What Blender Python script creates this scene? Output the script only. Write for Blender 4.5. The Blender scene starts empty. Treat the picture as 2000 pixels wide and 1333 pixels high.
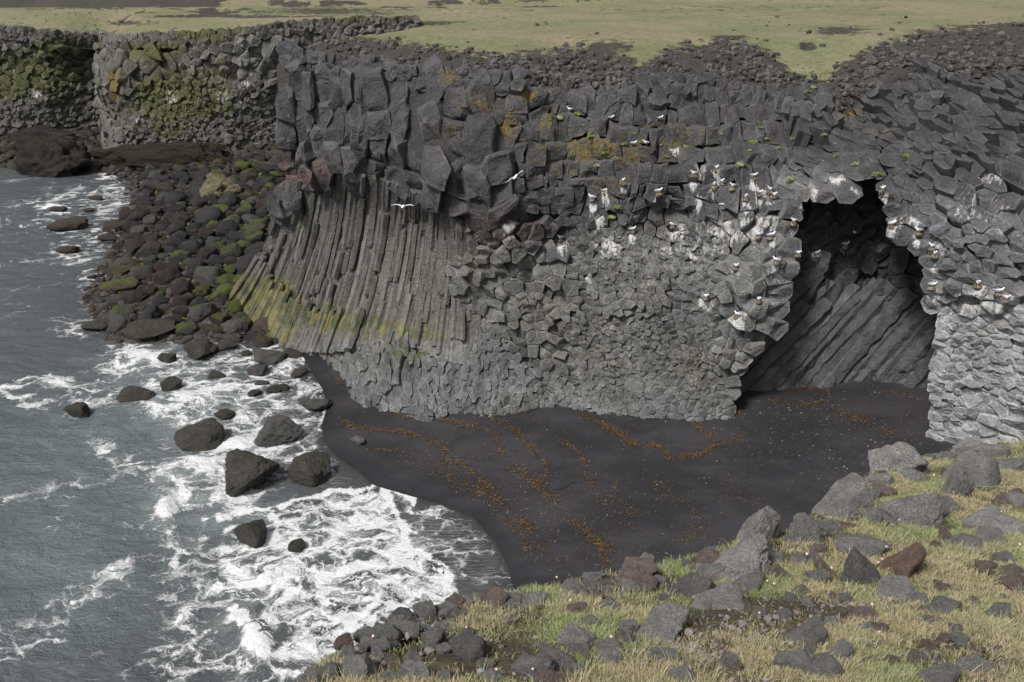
import bpy, bmesh, math, random
import numpy as np
from mathutils import Vector, Matrix
from mathutils.bvhtree import BVHTree

random.seed(7)
rng = np.random.default_rng(7)
SC = bpy.context.scene
COL = SC.collection
R = math.radians

# ------------------------------------------------------------------ camera
H = 24.5            # eye height above the sea, metres
PITCH = R(25.0)
FPX = 1732.0        # focal length in pixels of a 2000 px wide frame
CP, SP = math.cos(PITCH), math.sin(PITCH)
CAM = np.array([0.0, 0.0, H])

def ray(px, py):
    px = np.asarray(px, float); py = np.asarray(py, float)
    dx = (px - 1000.0) / FPX; dy = -(py - 666.5) / FPX
    return np.stack([dx, CP + dy * SP, -SP + dy * CP], -1)

def proj(p):
    p = np.asarray(p, float) - CAM
    dep = p[..., 1] * CP - p[..., 2] * SP
    up = p[..., 1] * SP + p[..., 2] * CP
    dep = np.where(dep < 0.1, 0.1, dep)
    return 1000 + FPX * p[..., 0] / dep, 666.5 - FPX * up / dep

def at_y(px, py, y):
    d = ray(px, py); t = np.asarray(y, float) / d[..., 1]
    return CAM + d * t[..., None]

def at_z(px, py, z=0.0):
    d = ray(px, py); t = (z - H) / d[..., 2]
    return CAM + d * np.asarray(t)[..., None]

def at_ground(px, py, fn, it=25):
    z = np.zeros(np.shape(px))
    for _ in range(it):
        p = at_z(px, py, z)
        z = 0.5 * z + 0.5 * fn(p[..., 0], p[..., 1])
    p = at_z(px, py, z)
    return p

cd = bpy.data.cameras.new('camera'); cam = bpy.data.objects.new('camera', cd); COL.objects.link(cam)
cd.sensor_width = 36; cd.sensor_fit = 'HORIZONTAL'; cd.lens = 36 * FPX / 2000
cd.clip_start = 0.1; cd.clip_end = 3000
cam.location = CAM; cam.rotation_euler = (R(90) - PITCH, 0, 0)
SC.camera = cam

# ------------------------------------------------------------------ numpy noise
def _h(ix, iy, iz, s):
    n = (ix * 374761393 + iy * 668265263 + iz * 2147483647 + s * 974634777) & 0xffffffff
    n = ((n ^ (n >> 13)) * 1274126177) & 0xffffffff
    n = ((n ^ (n >> 16)) * 2246822519) & 0xffffffff
    return ((n ^ (n >> 15)) & 0xffffff) / float(0xffffff)

def vnoise(x, y, z=0.0, s=0):
    x, y, z = np.broadcast_arrays(np.asarray(x, float), np.asarray(y, float), np.asarray(z, float))
    fx, fy, fz = np.floor(x), np.floor(y), np.floor(z)
    ix, iy, iz = fx.astype(np.int64), fy.astype(np.int64), fz.astype(np.int64)
    u, v, w = x - fx, y - fy, z - fz
    u = u*u*(3-2*u); v = v*v*(3-2*v); w = w*w*(3-2*w)
    r = 0
    for a in (0, 1):
        for b in (0, 1):
            for c in (0, 1):
                r = r + _h(ix+a, iy+b, iz+c, s) * (u if a else 1-u) * (v if b else 1-v) * (w if c else 1-w)
    return r * 2 - 1

def fbm(x, y, z=0.0, o=4, s=0, g=0.5):
    r, a, f, t = 0, 1.0, 1.0, 0.0
    for k in range(o):
        r = r + a * vnoise(np.asarray(x)*f + 13.7*k, np.asarray(y)*f - 7.1*k, np.asarray(z)*f + 3.3*k, s + k)
        t += a; a *= g; f *= 2.03
    return r / t

def sstep(a, b, x):
    t = np.clip((np.asarray(x, float) - a) / (b - a), 0, 1)
    return t * t * (3 - 2 * t)

def inpoly(x, y, poly):
    x = np.asarray(x, float); y = np.asarray(y, float)
    r = np.zeros(np.broadcast(x, y).shape, bool)
    n = len(poly)
    for i in range(n):
        x0, y0 = poly[i]; x1, y1 = poly[(i + 1) % n]
        if y0 == y1: continue
        c = ((y0 > y) != (y1 > y)) & (x < (x1 - x0) * (y - y0) / (y1 - y0) + x0)
        r ^= c
    return r

def pldist(x, y, pts):
    """distance to an open polyline"""
    x = np.asarray(x, float); y = np.asarray(y, float)
    d = np.full(np.broadcast(x, y).shape, 1e9)
    for (x0, y0), (x1, y1) in zip(pts[:-1], pts[1:]):
        ex, ey = x1 - x0, y1 - y0
        L = ex * ex + ey * ey + 1e-12
        t = np.clip(((x - x0) * ex + (y - y0) * ey) / L, 0, 1)
        d = np.minimum(d, np.hypot(x - x0 - t * ex, y - y0 - t * ey))
    return d

def polyline(pts, n):
    """n points evenly along a polyline (any dimension)"""
    pts = np.asarray(pts, float)
    s = np.concatenate([[0], np.cumsum(np.linalg.norm(np.diff(pts, axis=0), axis=1))])
    t = np.linspace(0, s[-1], n)
    return np.stack([np.interp(t, s, pts[:, k]) for k in range(pts.shape[1])], -1)

# ------------------------------------------------------------------ scene helpers
def tag(o, label=None, cat=None, group=None, kind=None):
    if label: o['label'] = label
    if cat: o['category'] = cat
    if group: o['group'] = group
    if kind: o['kind'] = kind
    return o

def empty(name, loc=(0, 0, 0)):
    o = bpy.data.objects.new(name, None); COL.objects.link(o); o.location = loc
    o.empty_display_size = 0.1
    return o

def link(name, me, mat=None, parent=None, loc=None):
    o = bpy.data.objects.new(name, me); COL.objects.link(o)
    if mat is not None and not me.materials: me.materials.append(mat)
    if parent is not None: o.parent = parent
    if loc is not None: o.location = loc
    return o

def mesh_np(name, V, F, smooth=False, attrs=None, colors=None):
    """V (n,3); F list of index tuples or an (m,k) array"""
    me = bpy.data.meshes.new(name)
    V = np.asarray(V, np.float32)
    if isinstance(F, np.ndarray):
        m, k = F.shape
        loops = F.ravel().astype(np.int32); starts = np.arange(0, m * k, k, dtype=np.int32)
    else:
        cnt = np.array([len(f) for f in F], np.int32)
        loops = np.fromiter((i for f in F for i in f), np.int32, int(cnt.sum()))
        starts = np.concatenate([[0], np.cumsum(cnt)[:-1]]).astype(np.int32); m = len(F)
    me.vertices.add(len(V)); me.vertices.foreach_set('co', V.ravel())
    me.loops.add(len(loops)); me.loops.foreach_set('vertex_index', loops)
    me.polygons.add(m); me.polygons.foreach_set('loop_start', starts)
    me.update(calc_edges=True)
    me.polygons.foreach_set('use_smooth', np.full(m, smooth, bool))
    for k, a in (attrs or {}).items():
        at = me.attributes.new(k, 'FLOAT', 'POINT'); at.data.foreach_set('value', np.asarray(a, np.float32))
    for k, c in (colors or {}).items():
        c = np.asarray(c, np.float32)
        if c.shape[1] == 3: c = np.concatenate([c, np.ones((len(c), 1), np.float32)], 1)
        at = me.attributes.new(k, 'FLOAT_COLOR', 'POINT'); at.data.foreach_set('color', c.ravel())
    return me

def grid_faces(nu, nv):
    """vertex index = i*nv + j ; faces wound so that du x dv is the normal"""
    i, j = np.meshgrid(np.arange(nu - 1), np.arange(nv - 1), indexing='ij')
    a = (i * nv + j).ravel()
    return np.stack([a, a + nv, a + nv + 1, a + 1], -1)

class Soup:
    """collects pieces into ONE mesh"""
    def __init__(s): s.V = []; s.F = []; s.n = 0; s.A = {}
    def add(s, V, F, **attrs):
        V = np.asarray(V, float)
        s.V.append(V); s.F.extend([tuple(int(i) + s.n for i in f) for f in F]); s.n += len(V)
        for k, a in attrs.items():
            s.A.setdefault(k, []).append(np.broadcast_to(np.asarray(a, float), (len(V),)))
    def verts(s): return np.concatenate(s.V)
    def attr(s, k): return np.concatenate(s.A[k])

# ------------------------------------------------------------------ shader helpers
class NT:
    def __init__(s, name):
        s.m = bpy.data.materials.new(name); s.m.use_nodes = True
        s.t = s.m.node_tree; s.t.nodes.clear()
        s.out = s.t.nodes.new('ShaderNodeOutputMaterial')
    def put(s, node, key, v):
        i = node.inputs[key]
        if hasattr(v, 'links') or isinstance(v, bpy.types.NodeSocket): s.t.links.new(v, i)
        elif isinstance(v, bpy.types.Node): s.t.links.new(v.outputs[0], i)
        else:
            if isinstance(v, (tuple, list)) and len(v) == 3 and i.type == 'RGBA': v = (*v, 1)
            i.default_value = v
    def n(s, typ, ins=None, **props):
        nd = s.t.nodes.new('ShaderNode' + typ)
        for k, v in props.items(): setattr(nd, k, v)
        for k, v in (ins or {}).items(): s.put(nd, k, v)
        return nd
    def attr(s, name, out='Fac'): return s.n('Attribute', attribute_name=name).outputs[out]
    def math(s, op, a, b=0.0, c=None, clamp=False):
        nd = s.n('Math', operation=op, use_clamp=clamp); s.put(nd, 0, a); s.put(nd, 1, b)
        if c is not None: s.put(nd, 2, c)
        return nd.outputs[0]
    def mix(s, f, a, b, blend='MIX'):
        nd = s.n('Mix', data_type='RGBA', blend_type=blend)
        s.put(nd, 0, f); s.put(nd, 6, a); s.put(nd, 7, b)
        return nd.outputs[2]
    def ramp(s, v, lo, hi, a=0.0, b=1.0):
        nd = s.n('MapRange', interpolation_type='SMOOTHSTEP'); s.put(nd, 0, v)
        for k, q in zip((1, 2, 3, 4), (lo, hi, a, b)): s.put(nd, k, q)
        return nd.outputs[0]
    def pos(s): return s.n('TexCoord').outputs['Object']
    def gpos(s): return s.n('NewGeometry').outputs['Position']
    def map(s, v, scale=(1, 1, 1), rot=(0, 0, 0), loc=(0, 0, 0)):
        return s.n('Mapping', {'Vector': v, 'Scale': scale, 'Rotation': rot, 'Location': loc}).outputs[0]
    def noise(s, v, scale, detail=4, rough=0.55, dist=0.0, out=0):
        return s.n('TexNoise', {'Vector': v, 'Scale': scale, 'Detail': detail, 'Roughness': rough, 'Distortion': dist}).outputs[out]
    def vor(s, v, scale, feature='DISTANCE_TO_EDGE', rnd=1.0, out=0):
        return s.n('TexVoronoi', {'Vector': v, 'Scale': scale, 'Randomness': rnd}, feature=feature).outputs[out]
    def bump(s, h, strength=0.5, dist=0.05, normal=None):
        nd = s.n('Bump', {'Height': h, 'Strength': strength, 'Distance': dist})
        if normal is not None: s.put(nd, 'Normal', normal)
        return nd.outputs[0]
    def done(s, color, rough=0.8, normal=None, spec=0.5, **kw):
        b = s.n('BsdfPrincipled'); s.put(b, 'Base Color', color); s.put(b, 'Roughness', rough)
        s.put(b, 'Specular IOR Level', spec)
        if normal is not None: s.put(b, 'Normal', normal)
        for k, v in kw.items(): s.put(b, k.replace('_', ' '), v)
        s.t.links.new(b.outputs[0], s.out.inputs[0])
        return s.m

# ------------------------------------------------------------------ materials
def mat_cliff():
    t = NT('basalt_rock'); p = t.gpos()
    base = t.attr('tint', 'Color')
    n1 = t.noise(p, 1.3, 6, 0.6); n2 = t.noise(p, 9.0, 5, 0.65); n3 = t.noise(p, 0.35, 3)
    tone = t.math('MULTIPLY_ADD', n1, 1.3, 0.30)
    tone = t.math('MULTIPLY', tone, t.math('MULTIPLY_ADD', n2, 1.7, 0.15))
    c = t.mix(1.0, base, t.n('CombineColor', {0: tone, 1: tone, 2: tone}).outputs[0], 'MULTIPLY')
    ed = t.ramp(t.n('NewGeometry').outputs['Pointiness'], 0.505, 0.58, 1.0, 1.45)     # paler convex edges: some wear, plus edge highlights painted into the colour
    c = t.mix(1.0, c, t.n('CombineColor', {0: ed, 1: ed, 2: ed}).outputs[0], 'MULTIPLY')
    # pale mineral bloom
    c = t.mix(t.math('MULTIPLY', t.ramp(t.noise(p, 2.4, 7, 0.7), 0.55, 0.75), 0.35), c, (0.17, 0.165, 0.16))
    # moss / algae
    mo = t.ramp(t.math('ADD', t.attr('moss'), t.math('MULTIPLY_ADD', t.noise(p, 2.2, 6, 0.7), 1.2, -0.6)), 0.42, 0.62)
    mc = t.mix(t.noise(p, 1.1, 3), (0.035, 0.048, 0.018), (0.13, 0.13, 0.05))
    c = t.mix(t.math('MULTIPLY', mo, 0.85), c, mc)
    # orange lichen
    li = t.ramp(t.math('ADD', t.attr('lichen'), t.math('MULTIPLY_ADD', t.noise(p, 4.5, 9, 0.8), 3.2, -1.62)), 0.34, 0.75)
    lc = t.mix(t.ramp(t.noise(p, 2.0, 4), 0.35, 0.65), (0.145, 0.128, 0.040), (0.195, 0.122, 0.030))
    c = t.mix(t.math('MULTIPLY', li, 0.85), c, lc)
    # guano, running down in streaks
    st = t.noise(t.map(p, (1, 1, 0.22)), 4.5, 6, 0.75)
    gu = t.ramp(t.math('ADD', t.attr('guano'), t.math('MULTIPLY_ADD', st, 1.7, -0.95)), 0.32, 0.62)
    c = t.mix(t.math('MULTIPLY', gu, 0.9), c, t.mix(t.noise(p, 6.0, 4), (0.46, 0.46, 0.46), (0.72, 0.71, 0.69)))
    # rough broken surface
    hb = t.math('ADD', t.math('MULTIPLY', t.noise(p, 3.0, 8, 0.65), 1.0), t.math('MULTIPLY', t.noise(p, 16.0, 4, 0.6), 0.35))
    vo = t.vor(t.map(p, (1, 1, 0.8)), 1.3)
    hb = t.math('ADD', hb, t.math('MULTIPLY', t.ramp(vo, 0.0, 0.05), 0.07))
    return t.done(c, 0.82, t.bump(hb, 1.0, 0.22), 0.2)

def mat_columns():
    t = NT('column_rock'); p = t.gpos()
    base = t.attr('tint', 'Color')
    w = t.n('TexWave', {'Vector': p, 'Scale': 1.1, 'Distortion': 16.0, 'Detail': 4.0, 'Detail Scale': 2.0, 'Detail Roughness': 0.7}, wave_type='BANDS', bands_direction='Z').outputs[0]
    n2 = t.noise(p, 7.0, 6, 0.7)
    st = t.noise(t.map(p, (1, 1, 0.12)), 2.6, 5, 0.65)
    tone = t.math('MULTIPLY_ADD', n2, 1.5, 0.25)
    tone = t.math('MULTIPLY', tone, t.math('MULTIPLY_ADD', st, 1.5, 0.3))
    tone = t.math('MULTIPLY', tone, t.math('MULTIPLY_ADD', w, 0.22, 0.9))
    c = t.mix(1.0, base, t.n('CombineColor', {0: tone, 1: tone, 2: tone}).outputs[0], 'MULTIPLY')
    c = t.mix(t.math('MULTIPLY', t.ramp(st, 0.5, 0.72), 0.35), c, (0.15, 0.095, 0.045))
    c = t.mix(t.math('MULTIPLY', t.ramp(t.noise(p, 3.5, 6, 0.75), 0.56, 0.7), 0.3), c, (0.26, 0.245, 0.21))
    mo = t.ramp(t.math('ADD', t.attr('moss'), t.math('MULTIPLY_ADD', t.noise(t.map(p, (1, 1, 0.35)), 2.6, 6, 0.7), 1.3, -0.65)), 0.36, 0.7)
    mc = t.mix(t.ramp(t.noise(p, 0.9, 3), 0.35, 0.65), (0.05, 0.065, 0.02), (0.19, 0.17, 0.055))
    c = t.mix(t.math('MULTIPLY', mo, 0.85), c, mc)
    hb = t.math('ADD', t.noise(p, 5.0, 7, 0.65), t.math('MULTIPLY', w, 0.4))
    return t.done(c, 0.8, t.bump(hb, 0.75, 0.10), 0.35)

def mat_rock(name, rough=0.8, algae=(0.10, 0.13, 0.025), moss_floor=0.5, lichen=0.0, spec=0.4, pits=False):
    """boulders and stones: tint comes from the object's colour, its alpha says how much grows on top"""
    t = NT(name); p = t.pos(); oi = t.n('ObjectInfo')
    base = oi.outputs['Color']
    off = t.n('VectorMath', {0: p, 1: t.n('CombineXYZ', {0: t.math('MULTIPLY', oi.outputs['Random'], 57.0), 1: 0.0, 2: t.math('MULTIPLY', oi.outputs['Random'], 23.0)}).outputs[0]}, operation='ADD').outputs[0]
    n1 = t.noise(off, 2.2, 7, 0.65); n2 = t.noise(off, 14.0, 5, 0.65)
    tone = t.math('MULTIPLY', t.math('MULTIPLY_ADD', n1, 1.5, 0.25), t.math('MULTIPLY_ADD', n2, 1.5, 0.25))
    c = t.mix(1.0, base, t.n('CombineColor', {0: tone, 1: tone, 2: tone}).outputs[0], 'MULTIPLY')
    nz = t.n('SeparateXYZ', {0: t.n('NewGeometry').outputs['Normal']}).outputs[2]
    g = t.math('ADD', t.math('MULTIPLY', nz, 0.55), t.math('MULTIPLY_ADD', t.noise(off, 1.6, 6, 0.7), 1.6, -0.8))
    g = t.ramp(t.math('ADD', g, t.math('SUBTRACT', oi.outputs['Alpha'], 1.0)), -0.12, 0.22)
    ac = t.mix(t.noise(off, 3.0, 4), algae, tuple(0.42 * q for q in algae))
    c = t.mix(t.math('MULTIPLY', g, 0.9), c, ac)
    if lichen:
        li = t.ramp(t.noise(off, 22.0, 4, 0.7), 0.62, 0.7)
        c = t.mix(t.math('MULTIPLY', li, lichen), c, (0.42, 0.41, 0.38))
        li2 = t.ramp(t.noise(off, 5.0, 5, 0.7), 0.64, 0.74)
        c = t.mix(t.math('MULTIPLY', li2, lichen * 0.6), c, (0.24, 0.19, 0.09))
    hb = t.math('ADD', t.noise(off, 5.0, 9, 0.7), t.math('MULTIPLY', n2, 0.5))
    if pits:
        pv = t.vor(off, 22.0, 'F1'); pt = t.math('MULTIPLY', t.ramp(pv, .30, .12), t.ramp(t.noise(off, 4.0, 3), .42, .62)); c = t.mix(t.math('MULTIPLY', pt, .75), c, (.035, .032, .03))
        hb = t.math('ADD', hb, t.math('MULTIPLY', t.ramp(pv, 0.0, 0.35), 0.6))
    return t.done(c, rough, t.bump(hb, 1.0, 0.26 if not pits else 0.06), spec)

def mat_simple(name, col, rough=0.8, var=0.35, scale=6.0, bump=0.4, dist=0.03, spec=0.4):
    t = NT(name); p = t.pos()
    n = t.noise(p, scale, 5, 0.65)
    tone = t.math('MULTIPLY_ADD', n, 2 * var, 1 - var)
    c = t.mix(1.0, col, t.n('CombineColor', {0: tone, 1: tone, 2: tone}).outputs[0], 'MULTIPLY')
    return t.done(c, rough, t.bump(n, bump, dist), spec)

def mat_vcol(name, rough=0.8, var=0.5, scale=5.0, bump=0.5, dist=0.05, spec=0.3, trans=0.0):
    t = NT(name); p = t.gpos(); n = t.noise(p, scale, 6, 0.65)
    tone = t.math('MULTIPLY_ADD', n, 2 * var, 1 - var)
    c = t.mix(1.0, t.attr('tint', 'Color'), t.n('CombineColor', {0: tone, 1: tone, 2: tone}).outputs[0], 'MULTIPLY')
    return t.done(c, rough, t.bump(n, bump, dist) if bump else None, spec)

def mat_turf():
    """close-cropped coastal grass seen from afar, with bare brown scoria where 'bare' is high"""
    t = NT('turf'); p = t.gpos()
    n1 = t.noise(t.map(p, (0.6, 1.0, 1)), 0.16, 5, 0.6); n2 = t.noise(p, 1.1, 6, 0.7); n3 = t.noise(p, 7.0, 4, 0.7)
    c = t.mix(t.ramp(n1, 0.40, 0.60), (0.198, 0.172, 0.116), (0.130, 0.141, 0.074))
    c = t.mix(t.ramp(n2, 0.35, 0.7), c, (0.172, 0.162, 0.098))
    c = t.mix(t.math('MULTIPLY', t.ramp(t.noise(t.map(p, (0.5, 1.3, 1)), 0.9, 5, 0.75), 0.5, 0.8), 0.5), c, (0.228, 0.200, 0.136))
    tone = t.math('MULTIPLY', t.math('MULTIPLY_ADD', n3, 1.5, 0.28), t.math('MULTIPLY_ADD', t.noise(p, 2.6, 5, .7), 1.0, .5))
    c = t.mix(1.0, c, t.n('CombineColor', {0: tone, 1: tone, 2: tone}).outputs[0], 'MULTIPLY')
    b = t.math('ADD', t.attr('bare'), t.math('MULTIPLY_ADD', t.noise(p, 1.1, 8, 0.8), 3.0, -1.5))
    b = t.ramp(b, 0.34, 0.62)
    bc = t.mix(t.noise(p, 3.0, 6, 0.7), (0.034, 0.031, 0.030), (0.095, 0.083, 0.076))
    c = t.mix(b, c, bc)
    hb = t.math('ADD', t.math('MULTIPLY', n2, 0.6), t.math('MULTIPLY', t.noise(p, 5.0, 7, 0.75), 0.6))
    hb = t.math('ADD', hb, t.math('MULTIPLY', t.math('MULTIPLY', b, t.noise(p, 3.3, 6, 0.75)), 1.6))
    return t.done(c, 0.95, t.bump(hb, 0.8, 0.16), 0.15)

def mat_sand():
    t = NT('black_sand'); p = t.gpos(); wet = t.attr('wet')
    n1 = t.noise(t.map(p, (.6, 1, 1), (0, 0, R(25))), 0.42, 6, .62); n2 = t.noise(p, 40.0, 3, 0.7); n3 = t.noise(p, 3.0, 6, 0.65)
    c = t.mix(t.ramp(n1, 0.35, 0.65), (0.0185, 0.0180, 0.0210), (0.034, 0.0325, 0.0365))
    tone = t.math('MULTIPLY', t.math('MULTIPLY_ADD', n2, 1.0, 0.5), t.math('MULTIPLY_ADD', n3, 0.5, 0.75))
    c = t.mix(1.0, c, t.n('CombineColor', {0: tone, 1: tone, 2: tone}).outputs[0], 'MULTIPLY')
    c = t.mix(t.math('MULTIPLY', wet, 0.35), c, (0.013, 0.013, 0.015))
    rough = t.math('MULTIPLY_ADD', wet, -0.55, 0.9)
    hb = t.math('ADD', t.math('MULTIPLY', n3, 0.6), t.math('MULTIPLY', n2, 0.15))
    return t.done(c, rough, t.bump(hb, 0.35, 0.05), 0.25)

def mat_sea():
    t = NT('sea_water'); p = t.gpos()
    dens = t.attr('foam'); shal = t.attr('shallow'); milk = t.attr('milk'); thin = t.attr('thin')
    dn = t.noise(p, 0.45, 4, 0.6, out=1)
    q = t.n('VectorMath', {0: p, 1: t.n('VectorMath', {0: dn, 1: (0.5, 0.5, 0.5)}, operation='SUBTRACT').outputs[0], 2: (1.0, 1.0, 0)}, operation='MULTIPLY_ADD')
    wv = t.n('VectorMath', {0: t.n('VectorMath', {0: dn, 1: (0.5, 0.5, 0.5)}, operation='SUBTRACT').outputs[0], 1: (3.0, 3.0, 0.0)}, operation='MULTIPLY').outputs[0]
    q = t.n('VectorMath', {0: p, 1: wv}, operation='ADD').outputs[0]
    dn2 = t.noise(p, 2.2, 3, 0.6, out=1)
    wv2 = t.n('VectorMath', {0: t.n('VectorMath', {0: dn2, 1: (0.5, 0.5, 0.5)}, operation='SUBTRACT').outputs[0], 1: (0.55, 0.55, 0.0)}, operation='MULTIPLY').outputs[0]
    q = t.n('VectorMath', {0: q, 1: wv2}, operation='ADD').outputs[0]
    m = t.map(q, (0.62, 1.15, 0.0), (0, 0, R(-22)))
    e1 = t.vor(m, 0.85); e2 = t.vor(m, 2.2); e3 = t.vor(m, 5.5)
    fn = t.noise(m, 1.1, 8, 0.68)
    fn2 = t.noise(t.map(q, (1, 1, 0)), 5.0, 6, 0.7)
    edge = t.math('MULTIPLY', t.math('MINIMUM', e1, t.math('MULTIPLY_ADD', e2, 1.1, 0.08)), 3.1)
    edge = t.math('ADD', edge, t.math('MULTIPLY', e3, 0.8))
    v = t.math('MULTIPLY_ADD', fn, 2.0, -1.0)
    v = t.math('ADD', v, t.math('MULTIPLY_ADD', fn2, 0.7, -0.35))
    v = t.math('SUBTRACT', t.math('ADD', t.math('MULTIPLY', dens, 1.35), v), edge)
    foam = t.ramp(v, -0.06, 0.62)
    foam = t.math('MULTIPLY', foam, t.ramp(dens, 0.02, 0.25))
    sk = t.noise(t.map(p, (0.9, 7.0, 0), (0, 0, R(-14))), 1.5, 7, 0.72, 0.5)
    foam = t.math('MAXIMUM', foam, t.math('MULTIPLY', t.attr('film'), t.ramp(sk, 0.44, 0.80, 0.0, 0.75)))
    deep = t.mix(t.noise(p, 0.12, 3), (0.078, 0.085, 0.092), (0.078, 0.092, 0.099))
    wc = t.mix(shal, deep, (0.104, 0.130, 0.133))
    wc = t.mix(t.math('MULTIPLY', thin, 0.9), wc, (0.040, 0.037, 0.038))
    mk = t.math('MULTIPLY', milk, t.ramp(t.noise(m, 0.9, 6, 0.65), 0.3, 0.7))
    wc = t.mix(t.math('MULTIPLY', mk, 0.8), wc, (0.27, 0.31, 0.315))
    fc = t.mix(t.ramp(fn2, 0.3, 0.7), (0.50, 0.51, 0.525), (0.70, 0.71, 0.72))
    c = t.mix(foam, wc, fc)
    rough = t.math('MULTIPLY_ADD', foam, 0.6, 0.16)
    b1 = t.noise(t.map(p, (1.0, 1.6, 0)), 0.75, 6, 0.6, 0.4)
    b2 = t.noise(t.map(p, (1.0, 1.5, 0), (0, 0, R(30))), 3.2, 4, 0.6, 0.6)
    hb = t.math('MULTIPLY', t.math('ADD', b1, t.math('MULTIPLY', b2, 0.35)), t.math('MULTIPLY_ADD', thin, -0.75, 1.0))
    hb = t.math('ADD', hb, t.math('MULTIPLY', foam, t.math('MULTIPLY_ADD', fn2, 0.25, 0.12)))
    return t.done(c, rough, t.bump(hb, 0.85, 0.30), 0.5, IOR=1.33)

def mat_nest():
    t = NT('nest_straw'); p = t.pos(); n = t.noise(t.map(p, (1, 1, .35)), 3.5, 7, .75); n2 = t.noise(p, 9.0, 5, .7)
    c = t.mix(n2, (.11, .075, .045), (.30, .235, .155))
    c = t.mix(t.ramp(n, .5, .62), c, (.62, .60, .56))
    return t.done(c, .95, t.bump(n2, 1.0, .12), .1)

M = {}
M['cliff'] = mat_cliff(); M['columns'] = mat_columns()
M['wet'] = mat_rock('wet_boulder_rock', 0.5, (0.05, 0.055, 0.022), spec=.25)
M['shore'] = mat_rock('shore_boulder_rock', 0.42, (0.095, 0.115, 0.022), spec=.3)
M['reef'] = mat_rock('reef_rock', 0.6, (0.030, 0.024, 0.013), spec=.12)
M['lava'] = mat_rock('lava_rock', 0.9, (0.13, 0.125, 0.06), lichen=0.55, spec=0.2, pits=True)
M['turf'] = mat_turf(); M['sand'] = mat_sand(); M['sea'] = mat_sea()
M['scoria'] = mat_vcol('scoria', 0.95, 0.45, 6.0, 0.6, 0.06, 0.15)
M['weed'] = mat_vcol('dried_seaweed', 0.6, 0.4, 20.0, 0.0, spec=0.3)
M['grass'] = mat_vcol('grass_blades', 0.7, 0.15, 3.0, 0.0, spec=0.2)
M['soil'] = None
M['white'] = mat_simple('white_feathers', (0.78, 0.78, 0.77), 0.8, 0.05)
M['grey'] = mat_simple('grey_feathers', (0.30, 0.32, 0.36), 0.8, 0.1)
M['black'] = mat_simple('black_feathers', (0.02, 0.02, 0.022), 0.7, 0.1)
M['bill'] = mat_simple('yellow_bill', (0.5, 0.38, 0.06), 0.5, 0.1)
M['nest'] = mat_nest()
M['leaf'] = mat_vcol('leaf', 0.6, 0.3, 8.0, 0.0, spec=0.3)
M['petal'] = mat_simple('pink_petals', (0.72, 0.50, 0.55), 0.7, 0.15, 30.0, 0.2)
M['stalk'] = mat_simple('green_stalk', (0.10, 0.13, 0.04), 0.7, 0.2)
M['wood'] = mat_simple('dark_driftwood', (0.030, 0.022, 0.018), 0.8, 0.3)
# ------------------------------------------------------------------ rock walls
class Wall:
    """a rock face as a smooth surface y(x, z) through surveyed points"""
    def __init__(s, ctrl, smooth=0.15):
        c = np.array(ctrl, float)
        P = at_y(c[:, 0], c[:, 1], c[:, 2])
        s.X = P[:, [0, 2]]; s.y = P[:, 1]
        n = len(c)
        K = np.linalg.norm(s.X[:, None] - s.X[None], axis=-1) - smooth * np.eye(n)
        A = np.zeros((n + 3, n + 3)); A[:n, :n] = K; A[:n, n] = 1; A[:n, n+1:] = s.X; A[n, :n] = 1; A[n+1:, :n] = s.X.T
        s.w = np.linalg.solve(A, np.concatenate([s.y, [0, 0, 0]]))
    def __call__(s, x, z):
        x = np.asarray(x, float); z = np.asarray(z, float)
        q = np.stack([x.ravel(), z.ravel()], -1); out = np.empty(len(q)); n = len(s.X)
        for k in range(0, len(q), 20000):
            d = np.linalg.norm(q[k:k+20000, None] - s.X[None], axis=-1)
            out[k:k+20000] = d @ s.w[:n] + s.w[n] + q[k:k+20000] @ s.w[n+1:]
        return out.reshape(x.shape)
    def normal(s, x, z, e=0.35):
        gx = (s(x + e, z) - s(x - e, z)) / (2 * e); gz = (s(x, z + e) - s(x, z - e)) / (2 * e)
        n = np.stack([gx, -np.ones_like(gx), gz], -1)
        return n / np.linalg.norm(n, axis=-1, keepdims=True)
    def hit(s, px, py, it=60):
        px = np.asarray(px, float); py = np.asarray(py, float)
        y = np.full(px.shape, float(np.mean(s.y)))
        for _ in range(it):
            p = at_y(px, py, y); y = 0.6 * y + 0.4 * s(p[..., 0], p[..., 2])
        return at_y(px, py, y)

def scatter(bounds, size_fn, ncand, keep=None, pre=None):
    """variable-radius dart throwing in (x, z); size_fn(x, z) -> (size, M (n,2,2)) ; M maps to unit-cell space"""
    x0, x1, z0, z1 = bounds
    C = np.stack([rng.uniform(x0, x1, ncand), rng.uniform(z0, z1, ncand)], -1)
    if keep is not None: C = C[keep(C[:, 0], C[:, 1])]
    Mx = size_fn(C[:, 0], C[:, 1])
    n = len(C); acc = np.empty((n, 2)); accM = np.empty((n, 2, 2)); k = 0
    for i in range(n):
        if k:
            d = acc[:k] - C[i]
            near = np.abs(d[:, 0]) + np.abs(d[:, 1]) < 9
            dd = d[near]
            q = dd @ Mx[i].T
            if (np.einsum('ij,ij->i', q, q) < 0.62).any(): continue
        acc[k] = C[i]; accM[k] = Mx[i]; k += 1
    return acc[:k], accM[:k]

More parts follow.
